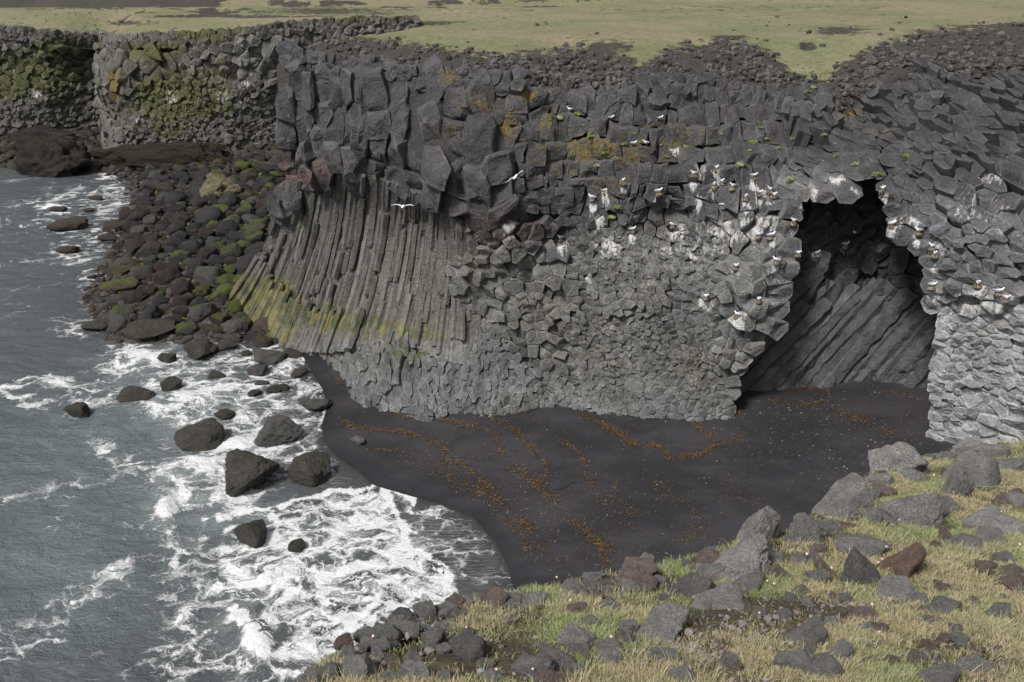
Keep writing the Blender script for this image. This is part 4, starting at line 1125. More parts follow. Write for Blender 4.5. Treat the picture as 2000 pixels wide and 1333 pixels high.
def crag_mesh(name, seed, pts=15, scale=(1, 1, 1), n=.10, cuts=4):
    """a broken, angular stone: hull of a few points, then chipped and roughened"""
    r = np.random.default_rng(seed); q = r.normal(0, 1, (pts, 3)); q /= np.linalg.norm(q, axis=1, keepdims=True); q *= r.uniform(.72, 1.12, (pts, 1))
    bm = bmesh.new()
    for p in q: bm.verts.new(p)
    g = bmesh.ops.convex_hull(bm, input=bm.verts[:])
    bmesh.ops.delete(bm, geom=[v for v in bm.verts if not v.link_faces], context='VERTS')
    bmesh.ops.bevel(bm, geom=bm.edges[:] + bm.verts[:], offset=.045, segments=1, affect='EDGES', clamp_overlap=True)
    bmesh.ops.triangulate(bm, faces=bm.faces[:])
    for _ in range(cuts):
        es = [e for e in bm.edges if e.calc_length() > .16]
        if not es: break
        bmesh.ops.subdivide_edges(bm, edges=es, cuts=1, use_grid_fill=False); bmesh.ops.triangulate(bm, faces=bm.faces[:])
    bm.normal_update()
    me = bpy.data.meshes.new(name); bm.to_mesh(me); bm.free()
    v = np.empty(len(me.vertices) * 3, np.float32); me.vertices.foreach_get('co', v); v = v.reshape(-1, 3).astype(float); s = seed * 2.3
    nn = v / (np.linalg.norm(v, axis=1, keepdims=True) + 1e-6)
    v += nn * (n * fbm(v[:, 0] * 2 + s, v[:, 1] * 2, v[:, 2] * 2, 4, seed % 97, .6) - n * .9 * np.maximum(.35 - np.abs(fbm(v[:, 0] * 1.5 + s, v[:, 1] * 1.5 + 7, v[:, 2] * 1.5, 3, seed % 89)) * 4, 0))[:, None]
    v += np.stack([fbm(v[:, 0] * 6 + s, v[:, 1] * 6, v[:, 2] * 6, 3, 3 + a) for a in range(3)], -1) * n * .35
    v -= (v.max(0) + v.min(0)) / 2; v /= np.abs(v).max(0); v *= np.array(scale)
    me.vertices.foreach_set('co', v.astype(np.float32).ravel()); me.polygons.foreach_set('use_smooth', np.full(len(me.polygons), True, bool)); me.update()
    me.set_sharp_from_angle(angle=R(28))
    return me

def sizes(px, py, w, h, p):
    dep = (p[1]) * CP + (H - p[2]) * SP
    return w / 2000 * 2000 / FPX * dep, h / FPX * dep

def put_rock(name, me, mat, p, dims, rot, color, algae=0.0):
    if not me.materials: me.materials.append(mat)
    o = bpy.data.objects.new(name, me); COL.objects.link(o)
    o.location = p; o.scale = dims; o.rotation_euler = rot
    o.color = (*color, algae)
    return o

r = np.random.default_rng(101)
KIND = {'big': dict(cuts=10, lo=.48, hi=.86, n1=.26, n2=.09, n3=.22), 'ang': dict(cuts=14, lo=.36, hi=.78, n1=.26, n2=.09, n3=.18),
        'rnd': dict(cuts=6, lo=.62, hi=.92, n1=.28, n2=.07, n3=.10), 'flat': dict(cuts=7, lo=.55, hi=.9, n1=.3, n2=.09, n3=.12)}
ROCK_XY = []
for k, (bx, by, w, h, kind, lab) in enumerate(SEA_ROCKS):
    bot = by + h * 0.40
    gz = lambda x, y: np.maximum(beach_z(x, y), 0.0)
    p = at_ground(float(bx), float(bot), gz)
    W, Hh = sizes(bx, by, w, h, p)
    # seen from ~28 degrees above: the height fills the rest of the outline
    depth = min(W * 0.8, Hh * 1.3); hz = max(0.25 * W, (Hh - depth * 0.42) / 0.88)
    if kind == 'flat': hz = 0.22 * W; depth = max(Hh * 1.6, W * .5)
    me = crag_mesh('boulder', 200 + k, 18, n=.12, cuts=5) if kind == 'ang' else rock_mesh('boulder', 200 + k, 5 if w > 38 else 4, **KIND[kind])
    far_brown = by < 620 and bx < 300
    col = (0.062, 0.058, 0.051) if not far_brown else (0.055, 0.043, 0.035)
    if 'grey' in lab and 'pale' not in lab: col = (0.090, 0.088, 0.086)
    if 'pale grey' in lab or 'light grey' in lab: col = (0.19, 0.185, 0.18)
    if 'reddish' in lab: col = (0.070, 0.055, 0.042)
    if 'blackish' in lab: col = (0.05, 0.043, 0.035)
    sunk = 0.36 if kind != 'flat' else 0.1
    pz = gz(p[0], p[1] + depth * 0.35)
    alg = 0.62 if 'green' in lab else (0.35 if kind in ('big', 'rnd') else 0.2)
    o = put_rock('boulder', me, M['shore'] if 'green' in lab else M['wet'], (p[0], p[1] + depth * 0.35, float(pz) + hz * (0.5 - sunk * 0.5)), (W * .52, depth * .55, hz * .72), (r.normal(0, .1), r.normal(0, .1), r.uniform(-.3, .3)), col, alg)
    tag(o, lab, 'boulder', 'boulders washed by the surf')
    ROCK_XY.append((p[0], p[1], W))

# the boulder field between the sea and the columns: prototypes shared, every boulder an object
FIELD = [(238,660),(212,610),(215,560),(222,500),(240,430),(300,380),(290,345),(330,325),(420,322),(545,318),(552,360),(552,450),(545,510),(500,545),(470,590),(480,640),(440,660),(330,655)]
protos = []
for k in range(14):
    protos.append(rock_mesh('shore_boulder', 400 + k, 4 if k < 8 else 3, cuts=6 if k % 3 else 9, lo=.58, hi=.93, n1=.30, n2=.10, n3=.14, scale=(1, .78, .66) if k % 2 else (1, .88, .74)))
cand = []
for _ in range(26000):
    bx, by = r.uniform(235, 560), r.uniform(318, 665)
    cand.append((bx, by))
cand = np.array(cand); cand = cand[inpoly(cand[:, 0] + 28 * fbm(cand[:, 0] * .02, cand[:, 1] * .03, 0, 3, 5), cand[:, 1] + 10 * fbm(cand[:, 0] * .03, cand[:, 1] * .03, 0, 3, 6), FIELD)]
cp = at_ground(cand[:, 0], cand[:, 1], beach_z)
acc = []
def colour_of(bx, by, q):
    brown = sstep(440, 330, bx) * sstep(360, 420, by) * sstep(620, 560, by)
    if q.random() < 0.15 + 0.4 * brown: return (0.034, 0.0245, 0.022), 'red brown'
    if q.random() < 0.30: return (0.060, 0.058, 0.056), 'grey'
    return (0.030, 0.028, 0.029), 'black'
dist = cp[:, 1]
LM = [(516,636,'the reddish angular boulder'),(285,640,'the big seaweed boulder'),(457,640,'the smooth olive boulder'),(235,528,'the pointed green boulder'),(420,356,'the jutting yellowish outcrop'),(545,420,'the cliff corner'),(490,560,'the column toe'),(320,310,'the seaweed ledge'),(217,440,'the brown rim rock')]
used = {}
def uniq(base):
    used[base] = used.get(base, 0) + 1
    return used[base] == 1
n_b = 0
radii = np.concatenate([np.full(46, 1.2), np.full(90, .88), np.full(160, .62), np.full(190, .44)])
FIELD_B = []
pos_acc = np.zeros((0, 3))
ci = 0
for rad in radii:
    rad *= r.uniform(.85, 1.15)
    for _ in range(60):
        i = r.integers(len(cand)); p = cp[i]
        if cand[i, 1] > 610 and rad > 1.1: continue
        if len(pos_acc):
            d = np.hypot(pos_acc[:, 0] - p[0], pos_acc[:, 1] - p[1])
            if (d < 0.78 * (pos_acc[:, 2] + rad)).any(): continue
        if any(math.hypot(p[0] - a, p[1] - b) < 0.45 * wd + rad * .7 for a, b, wd in ROCK_XY): continue
        pos_acc = np.vstack([pos_acc, [p[0], p[1], rad]]); FIELD_B.append((p, rad, cand[i])); break
rest = FIELD_B[290:]; FIELD_B = FIELD_B[:290]
SIZE = lambda q: 'huge' if q > 1.25 else 'large' if q > .85 else 'middling' if q > .58 else 'small'
FB = []
for j, (p, rad, c) in enumerate(FIELD_B):
    colr, cn = colour_of(c[0], c[1], r)
    a = 0.16 + 0.40 * sstep(360, 480, c[0]) * r.random() + 0.42 * (r.random() < .27) + 0.20 * sstep(500, 560, c[1]) - 0.2 * sstep(350, 280, c[0])
    a = float(np.clip(a, .1, .98)); grow = 'bare' if a < .38 else 'moss flecked' if a < .62 else 'green topped'
    me = protos[j % (14 if rad < .8 else 8)]
    o = put_rock('shore_boulder', me, M['shore'], (p[0], p[1], max(p[2], -.25) + rad * .28), (rad, rad, rad), (r.normal(0, .3), r.normal(0, .3), r.uniform(0, 6.28)), colr, a)
    FB.append((o, c, rad, SIZE(rad), cn, grow))
# labels: size, colour and growth, then the nearest landmark with a side, then its order from there
def side_on_wall(dx, dy):
    if abs(dx) > 1.6 * abs(dy): return 'right of' if dx > 0 else 'left of'
    if abs(dy) > 1.6 * abs(dx): return 'below' if dy > 0 else 'above'
    return ('below right of' if dx > 0 else 'below left of') if dy > 0 else ('above right of' if dx > 0 else 'above left of')
def side_of(dx, dy):
    if abs(dx) > 1.6 * abs(dy): return 'right of' if dx > 0 else 'left of'
    if abs(dy) > 1.6 * abs(dx): return 'in front of' if dy > 0 else 'behind'
    return ('front right of' if dx > 0 else 'front left of') if dy > 0 else ('back right of' if dx > 0 else 'back left of')
ORD = ['nearest', 'second', 'third', 'fourth', 'fifth', 'sixth', 'seventh', 'eighth', 'ninth', 'tenth', 'eleventh', 'twelfth', 'thirteenth', 'fourteenth', 'fifteenth', 'sixteenth', 'seventeenth', 'eighteenth', 'nineteenth', 'twentieth']
def label_field(items, landmarks, noun, group, cat, side=side_of):
    buckets = {}
    for o, c, rad, words in items:
        dd = [(math.hypot(c[0] - a, (c[1] - b) * 1.5), nm, a, b) for a, b, nm in landmarks]
        d, nm, a, b = min(dd)
        key = f"{words} {noun} {side(c[0] - a, c[1] - b)} {nm}"
        buckets.setdefault(key, []).append((d, o))
    for key, L in buckets.items():
        L.sort(key=lambda q: q[0])
        for k, (d, o) in enumerate(L):
            tag(o, key if len(L) == 1 else f"{ORD[min(k, 19)]} {key}", cat, group)
label_field([(o, c, rd, f"{sz_} {cn} {gr}") for o, c, rd, sz_, cn, gr in FB], LM, 'boulder', 'boulders of the shore field', 'boulder')

# cobbles filling the gaps between the boulders: too many to count
S = Soup(); bmI = bmesh.new(); bmesh.ops.create_icosphere(bmI, subdivisions=1, radius=1.0)
icoV = np.array([v.co[:] for v in bmI.verts]); icoF = [[v.index for v in f.verts] for f in bmI.faces]; bmI.free()
bmI = bmesh.new(); bmesh.ops.create_icosphere(bmI, subdivisions=2, radius=1.0)
ico2V = np.array([v.co[:] for v in bmI.verts]); ico2F = [[v.index for v in f.verts] for f in bmI.faces]; bmI.free()
def stone(rr, rad, flat=.7, base=None):
    v = (ico2V if base is None else base) * (1 + rr.normal(0, .10, (len(ico2V if base is None else base), 1)))
    d = rr.normal(0, 1, (3, 3)); d /= np.linalg.norm(d, axis=1, keepdims=True)
    for q in d: v = v - np.outer(np.maximum(v @ q - rr.uniform(.5, .8), 0), q)
    a = rr.uniform(0, 6.28); cs, sn = math.cos(a), math.sin(a)
    v = v * np.array([rr.uniform(.8, 1.25), rr.uniform(.65, 1), flat * rr.uniform(.7, 1.2)])
    return np.stack([v[:, 0] * cs - v[:, 1] * sn, v[:, 0] * sn + v[:, 1] * cs, v[:, 2]], -1) * rad
fr = np.stack([r.uniform(-60, 560, 900), r.uniform(255, 335, 900)], -1); fp = at_ground(fr[:, 0], fr[:, 1], beach_z)
for p_, q_ in zip(fp, fr):
    if p_[2] < -.2: continue
    g = r.uniform(.02, .05); S.add(stone(r, r.uniform(.25, .9)) + p_ + [0, 0, .1], ico2F, r=g * 1.1, g=g * 1.02, b=g * .85)
ls = np.stack([r.uniform(170, 480, 2600), r.uniform(330, 672, 2600)], -1); lp = at_ground(ls[:, 0], ls[:, 1], beach_z); ld_ = sdf(lp[:, 0], lp[:, 1])
for p_, d_ in zip(lp, ld_):
    if -1.2 < d_ < 4.5 and p_[0] < -14:
        g = r.uniform(.02, .06); S.add(stone(r, r.uniform(.14, .5)) + p_ + [0, 0, .06], ico2F, r=g * 1.15, g=g, b=g * .9)
for i in r.choice(len(cand), 1600, replace=False):
    p = cp[i]; q = colour_of(cand[i, 0], cand[i, 1], r)[0] if r.random() < .75 else (.085, .10, .025)
    S.add(stone(r, r.uniform(.16, .42)) + p + [0, 0, .05], ico2F, r=q[0], g=q[1], b=q[2])
tint = np.stack([S.attr('r'), S.attr('g'), S.attr('b')], -1)
tag(link('shore_cobbles', mesh_np('shore_cobbles', S.verts(), S.F, True, None, dict(tint=tint)), M['scoria']), 'small dark cobbles filling the gaps of the boulder field', 'cobbles', kind='stuff')

# low seaweed-covered reefs and the outcrop
REEFS = [(100,322,160,52,(0.022,0.020,0.018),'long dark reef hung with seaweed, reaching into the sea at the far left',.5,1.7),
 (322,316,300,34,(0.024,0.021,0.016),'long low ledge of seaweed under the mossy buttress, behind the boulder field',.55,2.4),
 (70,275,230,36,(0.026,0.023,0.020),'rubbly brown reef at the foot of the far cliff face',.5,1.6),
 (110,296,70,18,(0.16,0.12,0.07),'tawny block on the crest of the long dark reef',.0,.9),
 (425,362,92,62,(0.13,0.118,0.075),'jutting yellowish outcrop of tilted columns among the shore boulders',.35,1.0),
 (160,262,90,26,(0.045,0.04,0.036),'dark boulder heap in the cleft between the far cliffs',.4,.8)]
for k, (bx, by, w, h, col, lab, alg, zk) in enumerate(REEFS):
    p = at_ground(float(bx), float(by + h * .42), lambda x, y: np.maximum(beach_z(x, y), 0))
    W, Hh = sizes(bx, by, w, h, p)
    me = rock_mesh('reef', 700 + k, 5, cuts=10, lo=.45, hi=.85, n1=.35, n2=.26, n3=.6)
    o = put_rock('reef' if k != 4 else 'outcrop', me, M['reef'] if k != 3 else M['lava'], (p[0], p[1] + Hh * .5, float(p[2]) + Hh * .12 * zk), (W * .52, Hh * .9, Hh * .62 * zk), (0, 0, r.uniform(-.06, .06)), col, alg)
    tag(o, lab, 'rock')

# ------------------------------------------------------------------ dried seaweed along the tide lines, and beach pebbles
WEED = [([(639,811),(684,834),(729,841),(785,843),(822,856),(860,871),(871,894),(897,905),(927,924),(950,942),(965,969),(980,987),(1010,1014),(1044,1044)],5,1.0),
 ([(710,777),(755,796),(785,815),(845,815),(860,822),(897,824)],4,.7),
 ([(897,834),(935,837),(969,849),(972,875),(991,894),(1010,920),(1044,946),(1059,961),(1092,984),(1111,1010),(1137,1032),(1175,1066),(1190,1100)],7,1.15),
 ([(905,800),(935,815),(972,822),(1010,845),(1029,867),(1047,890),(1070,912),(1059,935),(1040,955)],4,.8),
 ([(1006,807),(1059,834),(1085,856),(1122,879),(1145,905),(1137,927),(1160,950)],3,.6),
 ([(1130,804),(1160,822),(1197,841),(1220,856),(1246,867)],5,.9),([(600,705),(640,700),(672,703),(690,690)],5,.5),([(640,725),(655,745),(672,759),(660,790),(645,805)],7,.7),([(655,745),(690,735)],5,.5),
 ([(871,894),(860,920),(890,945),(935,955),(975,990)],14,.9),([(957,987),(1010,1062),(1047,1074),(1104,1096)],10,.55),([(1000,1000),(1030,1050),(1010,1090)],14,.5),
 ([(1150,815),(1195,840),(1230,868),(1290,875),(1320,900)],4,.8),([(1350,819),(1363,840),(1391,854),(1398,871),(1360,889),(1311,900)],4,1.0),([(1398,878),(1451,850)],3,.5),([(1180,800),(1230,806),(1240,830),(1225,850)],3,.4),
 ([(1500,782),(1598,794),(1657,812),(1710,833),(1780,868)],9,.8),([(1528,763),(1570,758),(1622,766),(1600,790)],4,.7),([(1724,760),(1766,777),(1808,784)],5,.7),([(1475,836),(1490,847)],4,.4),([(1470,800),(1430,812),(1380,812),(1300,806)],4,.6),
 ([(1150,1040),(1175,1078),(1185,1108)],9,1.0),([(1240,1000),(1250,1040),(1240,1080)],7,.35),([(1350,1000),(1370,1040),(1330,1070)],8,.4),([(1200,940),(1210,980),(1230,1010)],7,.35),([(1280,930),(1300,960),(1340,990)],9,.35),
 ([(785,895),(850,915)],10,.35),([(720,880),(800,884)],5,.35),([(1160,950),(1190,1000),(1215,1030)],9,.4),([(1440,930),(1420,960),(1470,985)],12,.25),([(880,965),(930,990),(975,1030)],9,.4),([(690,800),(640,770)],5,.4)]
wv, wc, wf = [], [], []
def ribbon(p, ln, wd, a, rr, col):
    k = 4; t = np.linspace(-.5, .5, k); bend = rr.normal(0, .5)
    x = p[0] + ln * (t * math.cos(a) - bend * t * t * math.sin(a)); y = p[1] + ln * (t * math.sin(a) + bend * t * t * math.cos(a))
    z = p[2] + 0.012 + np.abs(rr.normal(0, .03, k)) + 0.02
    nx, ny = -math.sin(a) * wd, math.cos(a) * wd
    o = len(wv)
    for i in range(k):
        q = math.sin((i + .6) / k * 3.0)
        wv.append((x[i] - nx * q, y[i] - ny * q, z[i])); wv.append((x[i] + nx * q, y[i] + ny * q, z[i] + rr.normal(0, .012))); wc.append(col); wc.append(col)
    for i in range(k - 1): wf.append((o + 2*i, o + 2*i + 2, o + 2*i + 3, o + 2*i + 1))
r = np.random.default_rng(55); allq = []
for pl, w, a in WEED:
    L = sum(math.dist(p, q) for p, q in zip(pl[:-1], pl[1:])); n = int(L * a * 4.6)
    q = polyline(pl, max(n, 2)); 
    clump = np.clip(vnoise(np.arange(len(q)) * .022, 0, 0, int(L) % 97) * 1.5 + .75, 0.12, 1.2)
    s_ = 1.5 * np.abs(r.normal(0, 1, len(q))) ** 1.7 * np.sign(r.normal(0, 1, len(q))) * w * 0.9
    wob = 9 * fbm(q[:, 0] * .035, q[:, 1] * .035, 0, 3, 7)
    q = q + np.stack([wob + s_, 0.6 * wob + r.normal(0, w * .55, len(q))], -1)
    allq.append(q[r.random(len(q)) < clump])
sc = np.stack([r.uniform(640, 1800, 900), r.uniform(700, 1110, 900)], -1); allq.append(sc)
q = np.concatenate(allq); q = q[(q[:, 1] < 1135)]
wp = at_ground(q[:, 0], q[:, 1], beach_z)
dsh = sdf(wp[:, 0], wp[:, 1])
front_y = FRONT(wp[:, 0], wp[:, 2])
incave = (q[:, 0] > 1440) & (q[:, 0] < 1815)
for p, d, fy, ic in zip(wp, dsh, front_y, incave):
    if d < 0.9 or (p[1] > fy - 0.3 and not ic): continue
    c = np.array([0.175, 0.098, 0.030]) * r.uniform(.2, 1.4) if r.random() < .75 else np.array([.06, .03, .015])
    ribbon(p, r.uniform(.04, .19), r.uniform(.004, .012), r.uniform(0, 6.28), r, tuple(c))
tag(link('seaweed', mesh_np('seaweed', np.array(wv), wf, False, None, dict(tint=np.array(wc))), M['weed']), 'wavy lines of dried orange brown seaweed on the black sand', 'seaweed', kind='stuff')

S = Soup(); n = 9500
q = np.stack([r.uniform(640, 1830, n), r.uniform(700, 1130, n)], -1)
den = 0.10 + gauss(q[:, 0], q[:, 1], [(1560,850,180,50,.9),(1640,890,120,60,.9),(1480,860,120,30,.6),(1030,980,90,80,.55),(1150,1000,90,60,.3),(960,870,140,60,.25),(1650,800,160,40,.4),(1400,920,150,60,.25)])
q = q[r.random(n) < den]; pp = at_ground(q[:, 0], q[:, 1], beach_z); ds = sdf(pp[:, 0], pp[:, 1])
for p, d in zip(pp, ds):
    if d < .7: continue
    g = r.choice([.05, .08, .13, .22], p=[.50, .32, .14, .04]) * r.uniform(.8, 1.2)
    S.add(stone(r, 0.025 + 0.04 * r.random() ** 3, .6, icoV) + p + [0, 0, .01], icoF, r=g, g=g, b=g * 1.04)
tag(link('beach_pebbles', mesh_np('beach_pebbles', S.verts(), S.F, False, None, dict(tint=np.stack([S.attr('r'), S.attr('g'), S.attr('b')], -1))), M['scoria']), 'scattered grey pebbles on the black sand', 'pebbles', kind='stuff')

def stick(px, py, ln, ang, lab):
    p = at_ground(float(px), float(py), beach_z); S = Soup()
    k = 7; t = np.linspace(-.5, .5, k); P = np.stack([ln * t * math.cos(ang), ln * t * math.sin(ang) + .08 * ln * np.sin(t * 5), 0.03 + 0.02 * np.sin(t * 4)], -1)
    rr = np.interp(t, [-.5, 0, .5], [.030, .022, .010])
    V = []; F = []
    for i in range(k):
        for a in range(6):
            V.append(P[i] + np.array([-math.sin(ang) * math.cos(a * 1.047), math.cos(ang) * math.cos(a * 1.047), math.sin(a * 1.047)]) * rr[i])
    for i in range(k - 1):
        for a in range(6): F.append((i*6 + a, i*6 + (a+1) % 6, i*6 + 6 + (a+1) % 6, i*6 + 6 + a))
    F += [tuple(range(5, -1, -1)), tuple(range((k-1)*6, k*6))]
    o = link('driftwood_stick', mesh_np('driftwood_stick', V, F, True), M['wood'], loc=p); tag(o, lab, 'driftwood', 'sticks on the sand')
stick(1040, 802, 1.5, .35, 'dark driftwood stick lying just below the columns, the longer one')
stick(1006, 798, .8, 1.25, 'short dark driftwood stick pointing at the cliff foot')
stick(1108, 950, .9, .5, 'thin dark stick lying between two seaweed lines mid beach')

# ------------------------------------------------------------------ loose scoria along the cliff top
S = Soup(); r = np.random.default_rng(66); n = 17000
q = np.stack([r.uniform(545, 2120, n), r.uniform(30, 215, n)], -1)
gl = grass_line(q[:, 0]); ft = face_top(q[:, 0])
den = sstep(gl - 14, gl + 14, q[:, 1]) * sstep(ft + 22, ft + 6, q[:, 1]); den = den * np.clip(.75 + .8 * vnoise(q[:, 0] * .03, q[:, 1] * .05, 0, 8), .1, 1)
den = np.maximum(den, 0.012)
q = q[r.random(n) < den]
cnt = 0
for bx, by in q:
    d = Vector(ray(bx, by)); hit = HEAD.ray_cast(Vector(CAM), d.normalized())
    if hit[0] is None or hit[0].y > 75: continue
    p = np.array(hit[0]); u_ = r.random(); rad = 0.05 + 0.24 * u_ ** 3
    g = r.uniform(.035, .10); w_ = r.uniform(.0, .13)
    S.add(stone(r, rad, .8, icoV) + p + [0, 0, rad * .2], icoF, r=g * (1 + w_), g=g, b=g * (1 - w_ * .4)); cnt += 1
print('scoria', cnt)
tag(link('scoria_rubble', mesh_np('scoria_rubble', S.verts(), S.F, False, None, dict(tint=np.stack([S.attr('r'), S.attr('g'), S.attr('b')], -1))), M['scoria']), 'loose brown scoria rubble along the rim of the headland', 'rubble', kind='stuff')
# ------------------------------------------------------------------ birds, nests and plants on the cliff
allV = []; allF = []; o0 = 0
for V_, F_ in SOLID:
    allV += [tuple(v) for v in V_]; allF += [tuple(int(i) + o0 for i in f) for f in F_]; o0 += len(V_)
CB = BVHTree.FromPolygons(allV, allF); del allV, allF
def cliff_hit(px, py):
    d = Vector(ray(float(px), float(py))).normalized(); h = CB.ray_cast(Vector(CAM), d)
    return (h[0], h[1] if h[1].dot(d) < 0 else -h[1]) if h[0] is not None else (None, None)

def loft(path, sides=10, cap=True):
    """path rows: x, y, z, ry, rz (section across x axis)"""
    V = []; F = []
    for x, y, z, ry, rz in path:
        for a in range(sides):
            t = 2 * math.pi * a / sides; V.append((x, y + ry * math.cos(t), z + rz * math.sin(t)))
    for i in range(len(path) - 1):
        for a in range(sides):
            b = (a + 1) % sides; F.append((i*sides + a, i*sides + b, (i+1)*sides + b, (i+1)*sides + a))
    if cap: F += [tuple(range(sides - 1, -1, -1)), tuple(range((len(path)-1)*sides, len(path)*sides))]
    return V, F
body = loft([(-.21,0,.085,.030,.008),(-.15,0,.085,.040,.028),(-.07,0,.085,.072,.062),(.02,0,.090,.086,.080),(.085,0,.112,.074,.074),(.120,0,.150,.050,.052),(.138,0,.188,.043,.044),(.155,0,.212,.045,.044),(.180,0,.216,.034,.032),(.198,0,.212,.012,.012)])
ME_BODY = mesh_np('body', *body, True); ME_BODY.materials.append(M['white'])
def fold_wing(s):
    return loft([(.085,s*.070,.125,.010,.022),(.03,s*.088,.118,.014,.050),(-.06,s*.078,.112,.014,.052),(-.15,s*.050,.110,.012,.034),(-.23,s*.022,.108,.009,.016)], 8)
def wing_tip(s): return loft([(-.225,s*.024,.108,.010,.018),(-.30,s*.006,.110,.006,.008)], 6)
ME_W = [mesh_np('wing', *fold_wing(s), True) for s in (-1, 1)]; ME_T = [mesh_np('wing_tip', *wing_tip(s), True) for s in (-1, 1)]
for m_ in ME_W: m_.materials.append(M['grey'])
for m_ in ME_T: m_.materials.append(M['black'])
ME_BILL = mesh_np('bill', *loft([(.196,0,.210,.011,.012),(.225,0,.205,.007,.008),(.240,0,.198,.002,.003)], 6), True); ME_BILL.materials.append(M['bill'])
ME_LEG = [mesh_np('leg', *loft([(.0,s*.028,.04,.008,.008),(.004,s*.028,-.02,.006,.006),(.03,s*.03,-.03,.014,.004)], 6), True) for s in (-1, 1)]
for m_ in ME_LEG: m_.materials.append(M['black'])
def part(name, me, par):
    o = bpy.data.objects.new(name, me); COL.objects.link(o); o.parent = par; return o
def kittiwake(p, rz, scale=1.0, legs=False):
    k = empty('kittiwake', p); k.rotation_euler = (0, 0, rz); k.scale = (scale,) * 3
    part('body', ME_BODY, k); part('bill', ME_BILL, k)
    for a in (0, 1):
        w_ = part('wing', ME_W[a], k); part('wing_tip', ME_T[a], w_)
        if legs: part('leg', ME_LEG[a], k)
    return k
r = np.random.default_rng(31)
NM = [rock_mesh('nest', 900 + k, 4, cuts=3, lo=.7, hi=.9, n1=.5, n2=.28, n3=.3, scale=(1, .85, 1)) for k in range(5)]
for me in NM:
    v = np.empty(len(me.vertices) * 3, np.float32); me.vertices.foreach_get('co', v); v = v.reshape(-1, 3)
    v[:, 2] = np.where(v[:, 2] > .45, .9 - .45 * np.exp(-(v[:, 0]**2 + v[:, 1]**2) / .3), v[:, 2])           # cup
    w_ = np.clip(v[:, 2], -1, 0); v[:, 0] *= 1 + .45 * w_; v[:, 1] *= 1 + .3 * w_                            # tapers downward
    me.vertices.foreach_set('co', v.ravel()); me.update(); me.materials.append(M['nest'])
LMC = [(1640,380,'the cave roof'),(1540,500,'the left cave rim'),(1800,520,'the right cave rim'),(1930,600,'the pale stained patch'),(1200,480,'the white stained hollow'),(1430,350,'the dense nest cluster'),(1290,290,'the green ledge'),(1170,370,'the yellow lichen blocks'),(1460,610,'the big whitened hexagons')]
nest_items = []; bird_items = []
for k, (bx, by) in enumerate(NESTS):
    p, nn = cliff_hit(bx, by + 9)
    if p is None: continue
    out = Vector((nn.x, nn.y, max(nn.z, 0) * .3)).normalized()
    if out.y > -.3: out = Vector((out.x * .4, -1, 0)).normalized()
    c = p + out * .10; sc_ = r.uniform(.85, 1.15)
    o = bpy.data.objects.new('nest', NM[k % 5]); COL.objects.link(o); o.location = c; o.scale = (.20 * sc_, .20 * sc_, .17 * sc_); o.rotation_euler = (0, 0, r.uniform(0, 6.28))
    nest_items.append((o, (bx, by), 0, 'straw brown'))
    b = kittiwake(c + Vector((0, 0, .11 * sc_)), r.choice([r.uniform(-.6, .6), r.uniform(2.5, 3.8), r.uniform(-2, -1)]), r.uniform(.95, 1.08))
    bird_items.append((b, (bx, by), 0, 'white grey nesting'))
label_field(nest_items, LMC, 'cup nest', 'kittiwake nests on the cliff', 'nest', side_on_wall)
label_field(bird_items, LMC, 'gull', 'gulls sitting on their nests', 'gull', side_on_wall)
LEDGE_BIRDS = [(1056,204,'left end of the upper ledge, the first from the left'),(1113,212,'upper ledge under the dark blocks, second from the left'),(1193,228,'a single stone of the ledge, third from the left'),(1289,229,'the upper ledge, fourth and last to the right'),(1237,278,'the green ledge, the left one of a pair'),(1261,277,'the green ledge, the right one of a pair'),(1668,452,'a dark shelf inside the cave')]
for bx, by, lab in LEDGE_BIRDS:
    p, nn = cliff_hit(bx, by + 6)
    if p is None: continue
    b = kittiwake(p + Vector((0, -.10, .06)), r.uniform(-.5, .5) + (math.pi if r.random() < .5 else 0), 0.88, True)
    tag(b, 'white grey gull standing on ' + lab, 'gull', 'gulls standing on ledges')

def fly_wing(s, up):
    P = [(.06,0,.0,.085,.016),(.07,.16,.05,.080,.013),(.05,.30,.065,.068,.010),(-.02,.42,.06,.050,.008),(-.10,.50,.045,.012,.004)]
    V = []; F = []; n = 8
    for x, y, z, c, th in P:
        for a in range(n):
            t = 2 * math.pi * a / n; V.append((x + c * math.cos(t), s * (y + .03), z * up + th * math.sin(t)))
    for i in range(len(P) - 1):
        for a in range(n):
            b = (a + 1) % n; F.append((i*n + a, i*n + b, (i+1)*n + b, (i+1)*n + a))
    F += [tuple(range(n)), tuple(range((len(P)-1)*n, len(P)*n))]
    return mesh_np('wing', V, F, True)
def flying(px, py, y, rot, up, lab):
    g = empty('flying_gull', at_y(float(px), float(py), y)); g.rotation_euler = rot; g.scale = (1.08,) * 3
    fb = loft([(-.24,0,0,.055,.006),(-.17,0,0,.035,.022),(-.08,0,0,.058,.050),(.03,0,0,.066,.060),(.12,0,.01,.048,.046),(.16,0,.02,.040,.040),(.195,0,.02,.034,.033),(.215,0,.015,.012,.012)])
    me = mesh_np('body', *fb, True); me.materials.append(M['white']); part('body', me, g)
    me = mesh_np('bill', *loft([(.212,0,.014,.010,.011),(.25,0,.004,.002,.003)], 6), True); me.materials.append(M['bill']); part('bill', me, g)
    for s in (-1, 1):
        me = fly_wing(s, up); me.materials.append(M['pale']); part('wing', me, g)
    tag(g, lab, 'gull', 'gulls in flight')
M['pale'] = mat_simple('pale_wing_feathers', (0.62, 0.63, 0.66), 0.8, 0.06)
flying(787, 404, 42.0, (0, R(4), R(86)), 1.3, 'white gull gliding with level spread wings in front of the columns')
flying(1007, 346, 41.0, (R(-38), R(-10), R(70)), .8, 'white gull banking with tilted wings in front of the lichened blocks')

